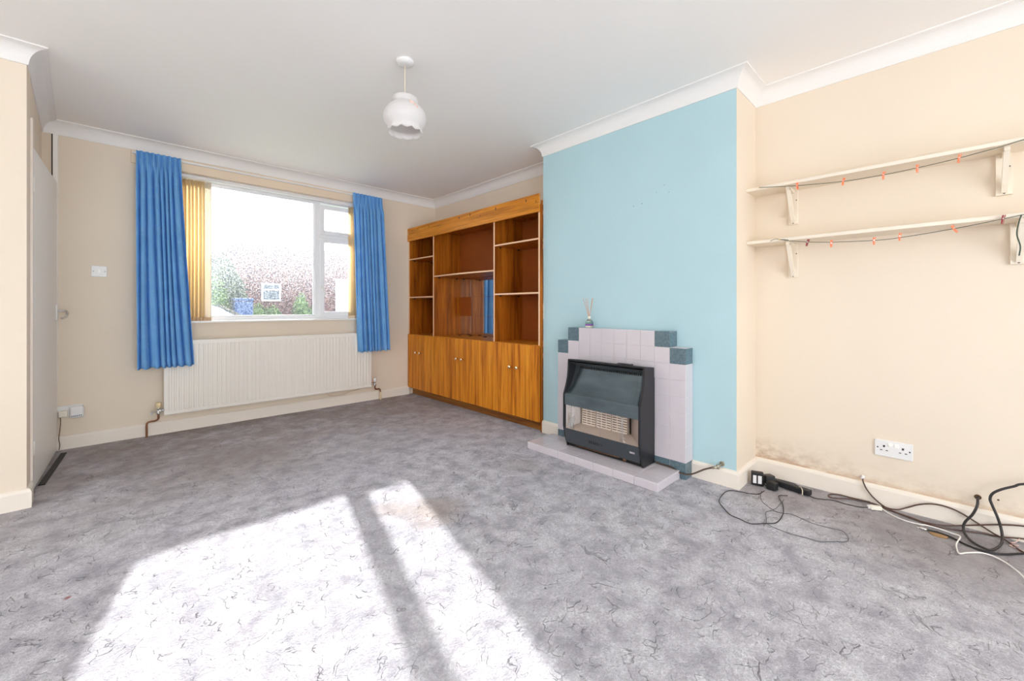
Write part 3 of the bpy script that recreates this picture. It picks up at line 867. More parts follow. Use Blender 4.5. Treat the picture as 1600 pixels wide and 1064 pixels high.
# ------------------------------------------------------------------ gas heater
gh = thing('gas_heater', 'black and grey radiant gas heater standing on the tiled hearth', 'gas heater', (2.36, 1.56, 0.052))
HM_dark = mat('black_heater_enamel', (0.022, 0.023, 0.026), 0.33, 0.2)
HM_grey = mat('blue_grey_heater_metal', (0.115, 0.150, 0.170), 0.38, 0.55)
t = NT(HM_grey); t.color(t.ramp(t.noise(t.coords((1, 0.6, 2)), 6, 4), [(0.3, (0.085, 0.115, 0.13)), (0.7, (0.145, 0.185, 0.205))]))
HM_fascia = mat('dark_grey_heater_fascia', (0.065, 0.075, 0.085), 0.42, 0.35)
HM_refl = mat('dull_reflector_metal', (0.66, 0.60, 0.56), 0.3, 0.9)
HM_cer = mat('pale_ceramic_radiant', (0.82, 0.70, 0.60), 0.7)
gy0, gy1 = 1.262, 1.860
prof = [(2.450, 0.053), (2.450, 0.655), (2.330, 0.668), (2.327, 0.60), (2.320, 0.545), (2.302, 0.485), (2.278, 0.432), (2.275, 0.420), (2.275, 0.205), (2.288, 0.130), (2.318, 0.053)]
for a, b in ((gy0, gy0+0.014), (gy1-0.014, gy1)):
    bm = new(); prism(bm, prof, a, b, 'y'); bmesh.ops.bevel(bm, geom=[e for e in bm.edges if abs(e.verts[0].co.y-e.verts[1].co.y) < 1e-6], offset=0.0018, segments=2, affect='EDGES')
    obj('side_panel', bm, HM_dark, gh)
yi0, yi1 = gy0+0.014, gy1-0.014
bm = new(); box(bm, 2.440, 2.450, yi0, yi1, 0.06, 0.650); obj('rear_panel', bm, M_dark, gh)
bm = new(); prism(bm, [(2.450, 0.648), (2.450, 0.656), (2.332, 0.669), (2.328, 0.660), (2.334, 0.656)], yi0, yi1, 'y'); obj('top_panel', bm, HM_dark, gh)
bm = new(); box(bm, 2.345, 2.352, yi0, yi1, 0.640, 0.6435); box(bm, 2.352, 2.356, yi0+0.02, yi1-0.02, 0.629, 0.632); obj('top_grille_bar', bm, HM_fascia, gh)
bm = new(); box(bm, 2.352, 2.392, 1.375, 1.435, 0.662, 0.6725, 0.003, 2); box(bm, 2.350, 2.385, 1.425, 1.470, 0.668, 0.6735, 0.002, 1); obj('control_lever', bm, HM_dark, gh)
# canopy: concave sheet, narrower at the top
cprof = [(2.398, 0.632), (2.392, 0.605), (2.384, 0.575), (2.372, 0.545), (2.355, 0.510), (2.332, 0.475), (2.305, 0.445), (2.288, 0.434), (2.2815, 0.430), (2.280, 0.424)]
bm = new(); pr = []
for k, (x, z) in enumerate(cprof):
    f = k/(len(cprof)-1)
    ya = yi0 + 0.020*(1-f); yb = yi1 - 0.050*(1-f)
    pr.append([bm.verts.new((x, ya+(yb-ya)*j/12, z)) for j in range(13)])
for a, b in zip(pr, pr[1:]):
    for j in range(12):
        f = bm.faces.new((a[j], a[j+1], b[j+1], b[j])); f.smooth = True
o = obj('canopy', bm, HM_grey, gh, fix=False); md = o.modifiers.new('thickness', 'SOLIDIFY'); md.thickness = 0.002; md.offset = 1
bm = new()
ca = pr = None
for side in (0, 1):
    vs = []
    for k, (x, z) in enumerate(cprof):
        f = k/(len(cprof)-1)
        ya = (yi0 + 0.020*(1-f)) if side == 0 else (yi1 - 0.050*(1-f))
        yw = yi0 if side == 0 else yi1
        vs.append((bm.verts.new((x, ya, z)), bm.verts.new((x+0.012*(1-f), yw, z))))
    for a, b in zip(vs, vs[1:]): bm.faces.new((a[0], a[1], b[1], b[0]))
obj_each('canopy_cheek', bm, HM_fascia, gh)
bm = new()
for k in range(33):
    yy = yi0+0.030 + k*(yi1-yi0-0.086)/32
    Mx = Matrix.Translation((2.3870, yy, 0.610)) @ Matrix.Rotation(math.radians(-13), 4, 'Y')
    lathe(bm, [(0.0048, -0.0012), (0.0048, 0.0004)], (0, 0, 0), 12, axis='x')
    for v in bm.verts[-24:] if False else list(bm.verts)[-24:]:
        v.co.z *= 2.3; v.co = Mx @ v.co
obj('vent_slots', bm, M_dark, gh)
bm = new(); box(bm, 2.2775, 2.281, yi0, yi1, 0.352, 0.428, 0.001, 1); obj('front_band', bm, HM_grey, gh)
# radiant chamber
bm = new()
box(bm, 2.415, 2.418, yi0, yi1, 0.17, 0.43); box(bm, 2.30, 2.415, yi0, yi1, 0.395, 0.398)
obj('chamber_back', bm, mat('sooty_metal', (0.12, 0.10, 0.09), 0.5, 0.5), gh)
for s, (ya, yb) in ((0, (yi0+0.002, 1.392)), (1, (yi1-0.002, 1.782))):
    bm = new()
    prism(bm, [(2.290, ya), (2.395, yb), (2.397, yb + (0.002 if s == 0 else -0.002)), (2.294, ya)], 0.182, 0.395)
    obj('side_reflector', bm, HM_refl, gh)
bm = new()   # curled bright reflector lip next to the wall-unit side
prism(bm, [(1.838, 0.186), (1.800, 0.188), (1.775, 0.255), (1.778, 0.285), (1.805, 0.262), (1.838, 0.205)], 2.300, 2.304, 'x')
obj('reflector_lip', bm, mat('bright_reflector', (0.86, 0.84, 0.82), 0.2, 0.6), gh)
slot_m = mat('brown_radiant_slots', (0.15, 0.09, 0.055), 0.8)
for k in range(3):
    y0 = 1.408 + k*0.1222; y1 = y0+0.1200
    bm = new(); box(bm, 2.385, 2.400, y0, y1, 0.212, 0.385)
    for q in range(4): box(bm, 2.378, 2.386, y0+q*0.0382, y0+q*0.0382+0.0054, 0.212, 0.385, 0.0008, 1)
    for r_ in range(11): box(bm, 2.378, 2.386, y0, y1, 0.212+r_*0.0163, 0.212+r_*0.0163+0.0098, 0.0008, 1)
    rd = obj('radiant_brick', bm, HM_cer, gh)
    bm = new()
    for r_ in range(10):
        for q in range(3): box(bm, 2.3800, 2.3860, y0+0.006+q*0.0382, y0+0.037+q*0.0382, 0.2222+r_*0.0163, 0.2281+r_*0.0163)
    obj('radiant_slots', bm, slot_m, rd)
bm = new()
prism(bm, [(2.405, 0.212), (2.380, 0.212), (2.287, 0.186), (2.287, 0.180), (2.405, 0.180)], yi0+0.003, yi1-0.003, 'y')
obj('chamber_floor', bm, mat('fire_clay', (0.50, 0.40, 0.33), 0.8), gh)
bm = new()
for y in (1.400, 1.408, 1.560, 1.775, 1.785, 1.800): tube(bm, [(2.292, y, 0.186), (2.290, y, 0.27), (2.296, y, 0.352)], 0.0012, 6, 4)
for z in (0.215, 0.255, 0.295, 0.335):
    tube(bm, [(2.292, 1.775, z), (2.290, 1.815, z)], 0.0012, 6, 1); tube(bm, [(2.292, 1.375, z), (2.290, 1.408, z)], 0.0012, 6, 1)
tube(bm, [(2.30, 1.372, 0.186), (2.292, 1.388, 0.20), (2.292, 1.394, 0.27), (2.30, 1.392, 0.352)], 0.0022, 6, 4)
tube(bm, [(2.30, 1.80, 0.186), (2.292, 1.802, 0.20), (2.292, 1.802, 0.27), (2.30, 1.80, 0.352)], 0.0022, 6, 4)
obj_each('guard_wire', bm, M_chrome, gh)
bm = new(); prism(bm, [(2.2765, 0.186), (2.280, 0.188), (2.300, 0.086), (2.2965, 0.084)], yi0, yi1, 'y'); fa = obj('lower_fascia', bm, HM_fascia, gh)
bm = new()
for k in range(7):
    yy = 1.640 - k*0.0155; hh = 0.010 if k < 5 else 0.004
    Mx = Matrix.Translation((2.2868, yy, 0.132)) @ Matrix.Rotation(math.radians(-11), 4, 'Y')
    box(bm, -0.0016, 0.0004, -0.0035, 0.0035, -hh, hh, 0.001, 1, M=Mx)
obj('fascia_slots', bm, M_dark, gh)
bm = new(); Mx = Matrix.Translation((2.2850, 1.322, 0.140)) @ Matrix.Rotation(math.radians(-11), 4, 'Y'); box(bm, -0.001, 0.001, -0.018, 0.018, -0.006, 0.006, 0.0008, 1, M=Mx); obj('badge', bm, M_chrome, gh)
bm = new(); box(bm, 2.325, 2.440, yi0, yi1, 0.056, 0.078); obj('burner_tray', bm, M_dark, gh)
bm = new(); tube(bm, [(2.330, 1.40, 0.070), (2.318, 1.60, 0.070), (2.318, 1.78, 0.070)], 0.003, 6, 2); box(bm, 2.315, 2.324, 1.385, 1.405, 0.064, 0.082, 0.001, 1); obj('burner_pipe', bm, M_copper, gh)

bm = new(); tube(bm, [(2.442, 1.255, 0.066), (2.446, 1.215, 0.060), (2.446, 1.150, 0.058), (2.444, 1.09, 0.040), (2.455, 1.035, 0.045), (2.49, 0.975, 0.080), (2.500, 0.940, 0.097), (2.505, 0.920, 0.104)], 0.0048, 8)
gp = thing('gas_pipe', 'thin dark gas pipe bending from the heater to the blue wall', 'pipe', (2.5, 1.1, 0))
obj('pipe', bm, mat('dark_pipe', (0.10, 0.06, 0.045), 0.45, 0.3), gp)
bm = new()
tube(bm, [(2.503, 0.932, 0.100), (2.510, 0.905, 0.110)], 0.0085, 8, 1)
tube(bm, [(2.510, 0.905, 0.110), (2.554, 0.893, 0.120)], 0.0065, 8, 1)
lathe(bm, [(0.009, -0.012), (0.011, 0.0), (0.009, 0.012)], (2.512, 0.902, 0.112), 8)
lathe(bm, [(0.013, -0.006), (0.015, 0.0)], (2.554, 0.893, 0.120), 12, axis='x')
obj('elbow_fitting', bm, mat('dull_grey_brass', (0.42, 0.38, 0.30), 0.35, 0.8), gp)

# ------------------------------------------------------------------ reed diffuser on the surround
rd = thing('reed_diffuser', 'small glass reed diffuser with five sticks standing on top of the tiled surround', 'reed diffuser', (2.492, 1.790, 0.888))
bx_, by_, bz_ = 2.492, 1.790, 0.8885
bm = new()
def sq(bm, prof, c, rot=0.3):
    rings = []
    for r, h in prof:
        rings.append([bm.verts.new((c[0]+r*1.414*math.cos(rot+math.pi/4+k*math.pi/2), c[1]+r*1.414*math.sin(rot+math.pi/4+k*math.pi/2), c[2]+h)) for k in range(4)])
    for a, b in zip(rings, rings[1:]):
        for k in range(4): bm.faces.new((a[k], a[(k+1) % 4], b[(k+1) % 4], b[k]))
    bm.faces.new(rings[0][::-1]); bm.faces.new(rings[-1])
sq(bm, [(0.023, 0), (0.0235, 0.004), (0.021, 0.045), (0.013, 0.058), (0.008, 0.062), (0.008, 0.066)], (bx_, by_, bz_))
gl_m = mat('clear_bottle_glass', (0.92, 0.95, 0.94), 0.05); gl_m.node_tree.nodes['Principled BSDF'].inputs['Transmission Weight'].default_value = 0.9
obj('bottle', bm, gl_m, rd)
bm = new(); sq(bm, [(0.0205, 0.003), (0.0200, 0.018)], (bx_, by_, bz_)); obj('scented_oil', bm, mat('yellow_oil', (0.75, 0.66, 0.25), 0.2), rd)
bm = new(); sq(bm, [(0.0238, 0.014), (0.0225, 0.030)], (bx_, by_, bz_)); obj('label_lower', bm, mat('purple_label', (0.17, 0.07, 0.28), 0.5), rd)
bm = new(); sq(bm, [(0.0226, 0.030), (0.0216, 0.042)], (bx_, by_, bz_)); obj('label_upper', bm, mat('green_label', (0.10, 0.24, 0.16), 0.5), rd)
bm = new(); lathe(bm, [(0.0095, 0.064), (0.0095, 0.082)], (bx_, by_, bz_), 14); obj('stopper', bm, mat('pale_cork', (0.85, 0.76, 0.62), 0.7), rd)
RM = mat('pink_brown_reed', (0.62, 0.36, 0.24), 0.7)
for k, (dx, dy) in enumerate(((-0.012, 0.046), (-0.004, 0.030), (0.006, 0.020), (0.004, -0.024), (-0.010, -0.040))):
    bm = new(); tube(bm, [(bx_-dx*0.10, by_-dy*0.10, bz_+0.02), (bx_+dx*0.15, by_+dy*0.12, bz_+0.085), (bx_+dx, by_+dy, bz_+0.215)], 0.0018, 6, 2); obj('reed', bm, RM, rd)

# ------------------------------------------------------------------ ceiling pendant
pc = (1.128, 2.026)
pd_ = thing('pendant_lamp', 'white scalloped glass pendant lamp hanging from a ceiling rose', 'pendant lamp', (pc[0], pc[1], H))
bm = new(); lathe(bm, [(0.010, -0.026), (0.030, -0.025), (0.044, -0.018), (0.048, -0.008), (0.048, 0.0)], (pc[0], pc[1], H), 32)
obj('ceiling_rose', bm, M_plastic, pd_)
bm = new(); tube(bm, [(pc[0], pc[1], H-0.024), (pc[0], pc[1], H-0.1), (pc[0], pc[1], H-0.202)], 0.0028, 8, 1); obj('cord', bm, mat('cream_flex', (0.82, 0.70, 0.55), 0.5), pd_)
sz0 = 2.182; SK = 0.80
bm = new(); lathe(bm, [(0.008, 0.0), (0.020, -0.008), (0.021, -0.05), (0.017, -0.055)], (pc[0], pc[1], sz0), 20); obj('lamp_holder', bm, M_plastic, pd_)
bm = new()
sp = [(a_, b_*SK) for a_, b_ in [(0.012, 0.000), (0.050, -0.004), (0.064, -0.012), (0.067, -0.026), (0.060, -0.040), (0.057, -0.046), (0.066, -0.056), (0.088, -0.078), (0.104, -0.105), (0.111, -0.132), (0.110, -0.158), (0.103, -0.180), (0.092, -0.198), (0.086, -0.208), (0.088, -0.222), (0.090, -0.236)]]
n = 96; rings = []
for k, (r, hh) in enumerate(sp):
    ring_ = []
    for i in range(n):
        a = 2*math.pi*i/n
        s = max(0, (k-12)/3)
        rip = abs(math.sin(a*5.5*1.0)) 
        sc = 1 + 0.04*s*math.cos(11*a)
        dz = -0.008*s*rip
        ring_.append(bm.verts.new((pc[0]+r*sc*math.cos(a), pc[1]+r*sc*math.sin(a), sz0+hh+dz)))
    rings.append(ring_)
for A, B in zip(rings, rings[1:]):
    for i in range(n):
        f = bm.faces.new((A[i], A[(i+1) % n], B[(i+1) % n], B[i])); f.smooth = True
t = NT(M_shade)
o = obj('lamp_shade', bm, M_shade, pd_); md = o.modifiers.new('thickness', 'SOLIDIFY'); md.thickness = 0.003; md.offset = 1
# printed flower spray on the shade
bm = new()
for (az, hh, r_, s) in ((-100, -0.056, 0.078, 0.008), (-95, -0.066, 0.090, 0.009), (-90, -0.078, 0.0985, 0.008), (-101, -0.070, 0.094, 0.006), (-85, -0.088, 0.1045, 0.007)):
    a = math.radians(az)
    cx, cy, cz = pc[0]+(r_+0.0055)*math.cos(a), pc[1]+(r_+0.0055)*math.sin(a), sz0+hh
    bmesh.ops.create_icosphere(bm, subdivisions=2, radius=s, matrix=Matrix.Translation((cx, cy, cz)) @ Matrix.Rotation(a, 4, 'Z') @ Matrix.Diagonal((0.18, 1, 1, 1)))
obj('flower_print', bm, mat('peach_print', (0.84, 0.62, 0.52), 0.5), o)
bm = new(); lathe(bm, [(0.013, -0.05), (0.016, -0.075), (0.028, -0.10), (0.030, -0.115), (0.024, -0.138), (0.010, -0.146)], (pc[0], pc[1], sz0), 24); obj('light_bulb', bm, M_shade, pd_)

# ------------------------------------------------------------------ alcove shelves, strings, pegs
M_shelf = painted('cream_shelf_paint', (0.80, 0.72, 0.60), 0.02, 0.5)
M_twine = mat('dark_green_twine', (0.045, 0.07, 0.045), 0.6)
for nm_l, z, bk in (('upper cream painted alcove shelf on three-sided wooden brackets', 1.745, 0), ('lower cream painted alcove shelf beneath the matching one', 1.430, 1)):
    sh = thing('wall_shelf', nm_l if not bk else 'lower of two cream painted shelves across the alcove wall', 'wall shelf', (2.81, 0.2, z), 'alcove shelves')
    if not bk: sh['label'] = 'upper of two cream painted shelves across the alcove wall'
    bm = new(); box(bm, 2.723, R, -0.75, Y2, z-0.018, z, 0.0015, 1)
    obj('shelf_board', bm, M_shelf, sh)
    for yc, pw, zl in ((0.612, 0.048, 0.20), (-0.190 if not bk else -0.232, 0.050, 0.185)):
        zb = z-0.018
        bm = new(); box(bm, R-0.016, R, yc-pw/2, yc+pw/2, zb-zl, zb, 0.001, 1)
        box(bm, 2.755, R-0.016, yc-0.009, yc+0.009, zb-0.020, zb, 0.001, 1)
        prism(bm, [(2.757, zb-0.012), (2.781, zb-0.012), (R-0.016, zb-zl+0.040), (R-0.016, zb-zl+0.008), (R-0.022, zb-zl+0.008)], yc-0.009, yc+0.009, 'y')
        br = obj('bracket', bm, M_shelf, sh)
        bm = new()
        for yy, zz in ((yc-0.016, zb-0.06), (yc, zb-zl+0.014-0.008)):
            lathe(bm, [(0.0035, -0.0175), (0.0035, -0.0155)], (R, yy, zz), 8, axis='x')
        obj_each('screw', bm, mat('screw_head', (0.12, 0.10, 0.09), 0.5), br)
lines = {
 'upper': [(2.715, 0.742, 1.738), (2.714, 0.640, 1.722), (2.714, 0.556, 1.709), (2.713, 0.356, 1.688), (2.713, 0.201, 1.686), (2.713, 0.08, 1.691), (2.714, -0.05, 1.702), (2.715, -0.163, 1.718), (2.717, -0.232, 1.731), (2.718, -0.33, 1.740)],
 'lower': [(2.717, 0.642, 1.422), (2.714, 0.590, 1.408), (2.714, 0.509, 1.392), (2.713, 0.406, 1.379), (2.713, 0.236, 1.368), (2.713, 0.143, 1.370), (2.713, -0.033, 1.388), (2.714, -0.176, 1.410), (2.717, -0.232, 1.420), (2.718, -0.30, 1.428)]}
for k, (nm, P) in enumerate(lines.items()):
    s = thing('string', 'dark green string strung along the front of the %s alcove shelf' % nm, 'string', P[0], 'strings on the shelves')
    bm = new(); tube(bm, P, 0.0016, 6, 6)
    y0_, z0_ = P[0][1], P[0][2]
    tube(bm, [(2.712, y0_, z0_), (2.708, y0_-0.02, z0_-0.004), (2.708, y0_-0.045, z0_-0.009)], 0.0014, 6, 3)
    if k: tube(bm, [(2.712, y0_+0.0, z0_), (2.706, y0_+0.02, z0_+0.004), (2.710, y0_+0.045, z0_-0.006)], 0.0014, 6, 3)
    obj('twine', bm, M_twine, s)
    bm = new(); lathe(bm, [(0.004, -0.010), (0.004, -0.006), (0.0015, -0.006), (0.0015, 0.002)], (2.722, y0_, z0_), 8, axis='x'); obj('nail', bm, M_brass, s)
bm = new(); tube(bm, [(2.716, -0.226, 1.420), (2.712, -0.219, 1.393), (2.712, -0.213, 1.341), (2.712, -0.222, 1.290), (2.712, -0.219, 1.250)], 0.0022, 6)
tag(obj('string', bm, M_twine), 'loose dark green string end hanging down in front of the lower shelf bracket', 'string', 'strings on the shelves')
M_peg_o = mat('orange_peg', (0.95, 0.22, 0.08), 0.4); M_peg_r = mat('dark_red_peg', (0.30, 0.02, 0.025), 0.4)
def peg(y, z, m, tilt, label, group):
    p = thing('clothes_peg', label, 'clothes peg', (2.713, y, z), group)
    for s in (-1, 1):
        bm = new()
        q = prism(bm, [(-0.0035+s*0.0028*1, 0.017), (0.0005+s*0.0035, 0.017), (s*0.0035+0.0016, 0.0), (s*0.0028+0.0012, -0.020), (s*0.0016-0.0016, -0.020), (s*0.0014-0.0018, 0.0)], -0.0042, 0.0042, 'x')
        Mx = Matrix.Translation((2.712, y, z)) @ Matrix.Rotation(tilt, 4, 'X') @ Matrix.Rotation(0.0, 4, 'Z')
        for v in bm.verts: v.co = Mx @ Vector((v.co.x, v.co.y, v.co.z))
        obj('jaw', bm, m, p)
    bm = new(); tube(bm, [(2.7065, y, z+0.002), (2.7175, y, z+0.002)], 0.0028, 8, 1); obj('spring', bm, M_chrome, p)
up_p = [(0.556, 1.708, 'at the shelf end by the chimney breast'), (0.356, 1.688, 'second from the chimney breast'), (0.201, 1.683, 'in the middle of the five'), (0.083, 1.688, 'second from the bare bracket'), (-0.050, 1.700, 'next to the far bracket')]
for k, (y, z, w_) in enumerate(up_p): peg(y, z, M_peg_o, (-0.1, 0.15, 0.05, 0.0, 0.12)[k], 'orange clothes peg on the upper shelf string, '+w_, 'pegs on the upper string')
lo_p = [(0.509, 1.389, M_peg_r, 0.25, 'dark red clothes peg at the chimney end of the lower string'), (0.406, 1.372, M_peg_o, 0.0, 'orange peg beside the dark red one at the chimney end of the lower string'),
        (0.236, 1.366, M_peg_o, 0.0, 'orange clothes peg on the lower string, first of the close middle pair'), (0.143, 1.375, M_peg_o, 0.05, 'orange clothes peg on the lower string, higher of the close middle pair'),
        (-0.035, 1.388, M_peg_o, -0.5, 'tilted orange clothes peg on the lower string'), (-0.176, 1.409, M_peg_r, 0.1, 'dark red clothes peg at the bracket end of the lower string')]
for y, z, m, tl, lb in lo_p: peg(y, z, m, tl, lb, 'pegs on the lower string')

# ------------------------------------------------------------------ leads and cables by the alcove wall
def cable(label, pts, r, m, name='cable', k=6, lift=0.0, grp='loose cables by the skirting'):
    bm = new(); tube(bm, [(x, y, max(z, r+0.0005)+lift) for x, y, z in pts], r, 8, k)
    return tag(obj(name, bm, m), label, 'cable', grp)
M_brown = mat('brown_coax', (0.085, 0.040, 0.028), 0.4); M_bk = mat('black_cable', (0.012, 0.011, 0.012), 0.45)
M_wh = mat('white_cable', (0.85, 0.83, 0.80), 0.4); M_gr = mat('grey_thin_cable', (0.07, 0.075, 0.09), 0.5)
cable('brown aerial cable arching from a white wall grommet over the skirting', [(2.885, 0.297, 0.118), (2.872, 0.294, 0.105), (2.868, 0.278, 0.069), (2.868, 0.247, 0.03), (2.85, 0.203, 0.008), (2.853, 0.162, 0.010), (2.868, 0.128, 0.026), (2.868, 0.089, 0.054), (2.868, 0.051, 0.072), (2.868, 0.014, 0.080), (2.868, -0.028, 0.077), (2.868, -0.068, 0.062), (2.868, -0.107, 0.04), (2.862, -0.154, 0.014), (2.841, -0.184, 0.008), (2.791, -0.211, 0.006), (2.746, -0.235, 0.006), (2.70, -0.30, 0.006)], 0.0034, M_brown)
gm = thing('wall_grommet', 'small white cable grommet on the wall above the skirting', 'cable grommet', (R, 0.299, 0.122))
bm = new(); lathe(bm, [(0.004, -0.022), (0.006, -0.014), (0.006, -0.004), (0.010, -0.003), (0.010, 0.0)], (R, 0.299, 0.122), 12, axis='x'); obj('collar', bm, M_plastic, gm)
cable('brown aerial cable doubled back in a flat loop on the carpet', [(2.862, 0.265, 0.009), (2.862, 0.33, 0.006), (2.862, 0.392, 0.006), (2.839, 0.424, 0.006), (2.803, 0.433, 0.006), (2.787, 0.416, 0.006), (2.815, 0.374, 0.006), (2.853, 0.325, 0.006), (2.847, 0.276, 0.012), (2.828, 0.19, 0.006), (2.805, 0.115, 0.006), (2.788, 0.06, 0.006), (2.817, -0.007, 0.006), (2.862, -0.078, 0.017), (2.868, -0.154, 0.047), (2.868, -0.199, 0.063), (2.868, -0.245, 0.075), (2.868, -0.34, 0.09)], 0.0034, M_brown, lift=0.001)
cable('brown aerial cable lying lowest along the skirting foot', [(2.868, 0.317, 0.006), (2.86, 0.24, 0.006), (2.819, 0.155, 0.006), (2.791, 0.087, 0.006), (2.775, 0.023, 0.006), (2.803, -0.047, 0.006), (2.84, -0.115, 0.006), (2.861, -0.181, 0.006), (2.868, -0.245, 0.020), (2.868, -0.33, 0.03)], 0.0034, M_brown)
cable('thick dark cable from a hole in the wall curling down and rising again', [(2.895, -0.113, 0.149), (2.872, -0.111, 0.145), (2.855, -0.108, 0.120), (2.85, -0.094, 0.078), (2.85, -0.072, 0.037), (2.84, -0.065, 0.009), (2.767, -0.07, 0.008), (2.704, -0.087, 0.008), (2.671, -0.113, 0.008), (2.665, -0.139, 0.008), (2.724, -0.164, 0.008), (2.80, -0.179, 0.010), (2.85, -0.18, 0.039), (2.85, -0.169, 0.091), (2.85, -0.153, 0.142), (2.85, -0.147, 0.168), (2.85, -0.155, 0.195), (2.85, -0.18, 0.221), (2.85, -0.216, 0.246), (2.85, -0.244, 0.265), (2.84, -0.35, 0.30)], 0.0050, mat('charcoal_cable', (0.030, 0.026, 0.026), 0.45), lift=0.001)
cable('black cable with a plated end lying beside the cardboard scrap', [(2.699, 0.053, 0.008), (2.708, 0.013, 0.006), (2.693, -0.026, 0.006), (2.661, -0.063, 0.006), (2.643, -0.098, 0.006), (2.643, -0.133, 0.006), (2.669, -0.177, 0.006), (2.736, -0.234, 0.006), (2.78, -0.30, 0.006)], 0.0042, M_bk)
bm = new(); tube(bm, [(2.697, 0.075, 0.008), (2.699, 0.050, 0.008)], 0.0055, 8, 1); tube(bm, [(2.6965, 0.086, 0.008), (2.697, 0.074, 0.008)], 0.003, 8, 1)
tag(obj('cable_plug', bm, M_chrome), 'small plated aerial plug at the end of the black cable', 'plug')
cable('white cable running forward over the carpet with a kink', [(2.808, 0.215, 0.010), (2.765, 0.174, 0.006), (2.739, 0.123, 0.006), (2.742, 0.075, 0.006), (2.753, 0.054, 0.006), (2.752, 0.013, 0.006), (2.74, -0.026, 0.006), (2.734, -0.050, 0.006), (2.708, -0.052, 0.006), (2.638, -0.041, 0.006), (2.586, -0.040, 0.006), (2.537, -0.047, 0.006), (2.567, -0.07, 0.006), (2.606, -0.106, 0.006), (2.611, -0.14, 0.006), (2.583, -0.172, 0.006), (2.537, -0.196, 0.006), (2.487, -0.213, 0.006), (2.42, -0.23, 0.006)], 0.0028, M_wh, lift=0.002)
cable('thin black lead looped widely on the carpet in front of the adapters', [(2.61, 0.690, 0.010), (2.558, 0.704, 0.004), (2.528, 0.74, 0.004), (2.514, 0.784, 0.004), (2.492, 0.827, 0.004), (2.44, 0.841, 0.004), (2.344, 0.832, 0.004), (2.293, 0.814, 0.004), (2.242, 0.773, 0.004), (2.198, 0.73, 0.004), (2.188, 0.683, 0.004), (2.179, 0.632, 0.004), (2.227, 0.59, 0.004), (2.276, 0.552, 0.004), (2.377, 0.55, 0.004), (2.454, 0.562, 0.004), (2.524, 0.584, 0.004), (2.584, 0.612, 0.004), (2.617, 0.62, 0.004), (2.645, 0.587, 0.006)], 0.0021, M_bk, grp='adapter leads')
cable('thinnest grey lead tangled over the carpet beyond the black loop', [(2.60, 0.70, 0.01), (2.552, 0.693, 0.004), (2.477, 0.667, 0.004), (2.431, 0.627, 0.004), (2.4, 0.587, 0.004), (2.4, 0.55, 0.006), (2.423, 0.52, 0.004), (2.408, 0.472, 0.004), (2.394, 0.431, 0.004), (2.396, 0.39, 0.004), (2.406, 0.351, 0.004), (2.411, 0.32, 0.004), (2.38, 0.301, 0.004), (2.336, 0.289, 0.004), (2.306, 0.298, 0.004), (2.272, 0.331, 0.004), (2.228, 0.375, 0.004), (2.222, 0.418, 0.004), (2.21, 0.47, 0.004), (2.212, 0.517, 0.004), (2.225, 0.574, 0.006), (2.281, 0.594, 0.004), (2.353, 0.615, 0.004), (2.394, 0.601, 0.004), (2.438, 0.591, 0.004), (2.519, 0.589, 0.006), (2.578, 0.589, 0.004)], 0.0014, M_gr, lift=0.001, grp='adapter leads')
cable('straight black lead running from the power strip to the white connector', [(2.716, 0.50, 0.010), (2.722, 0.475, 0.004), (2.74, 0.44, 0.004), (2.763, 0.403, 0.004), (2.758, 0.352, 0.004), (2.77, 0.295, 0.004), (2.78, 0.262, 0.010)], 0.0022, M_bk, grp='adapter leads')
cable('short black lead curling behind the power strip near the skirting', [(2.79, 0.70, 0.03), (2.843, 0.668, 0.012), (2.85, 0.618, 0.008), (2.845, 0.590, 0.006), (2.80, 0.565, 0.006), (2.785, 0.545, 0.006)], 0.0016, M_bk, grp='adapter leads')
cable('frayed pink wire ends lying at the skirting foot', [(2.862, -0.232, 0.018), (2.843, -0.22, 0.006), (2.821, -0.207, 0.006), (2.805, -0.225, 0.008), (2.785, -0.198, 0.006), (2.77, -0.23, 0.006)], 0.0016, mat('pink_wire', (0.72, 0.48, 0.42), 0.5), grp=None or 'loose cables by the skirting')
# white connector
cn = thing('cable_connector', 'small white oblong cable connector on the carpet by the skirting', 'connector', (2.795, 0.238, 0))
Mx = Matrix.Translation((2.797, 0.238, 0.012)) @ Matrix.Rotation(math.radians(-62), 4, 'Z')
bm = new(); box(bm, -0.024, 0.024, -0.011, 0.011, -0.010, 0.010, 0.003, 2, M=Mx); obj('connector_body', bm, mat('cream_connector', (0.80, 0.76, 0.66), 0.45), cn)
bm = new(); box(bm, -0.034, -0.023, -0.008, 0.008, -0.008, 0.008, 0.002, 1, M=Mx); obj('connector_end', bm, M_plastic, cn)
# hole with cable, and wall plug hole
bm = new()
lathe(bm, [(0.012, -0.0012), (0.011, 0.0)], (R, -0.112, 0.150), 14, axis='x')
lathe(bm, [(0.004, -0.0012), (0.004, 0.0)], (R, -0.174, 0.157), 10, axis='x')
struct('trim_15', bm, mat('brown_wall_hole', (0.10, 0.05, 0.03), 0.8))
bm = new(); rr_ = random.Random(2)
pts = [(2.691, 0.045), (2.712, 0.030), (2.705, 0.005), (2.699, -0.018), (2.672, -0.012), (2.664, 0.012), (2.672, 0.034)]
prism(bm, pts, 0.001, 0.004)
tag(obj('cardboard_scrap', bm, mat('brown_cardboard', (0.36, 0.22, 0.10), 0.8)), 'torn brown cardboard scrap on the carpet under the black cable', 'cardboard scrap')
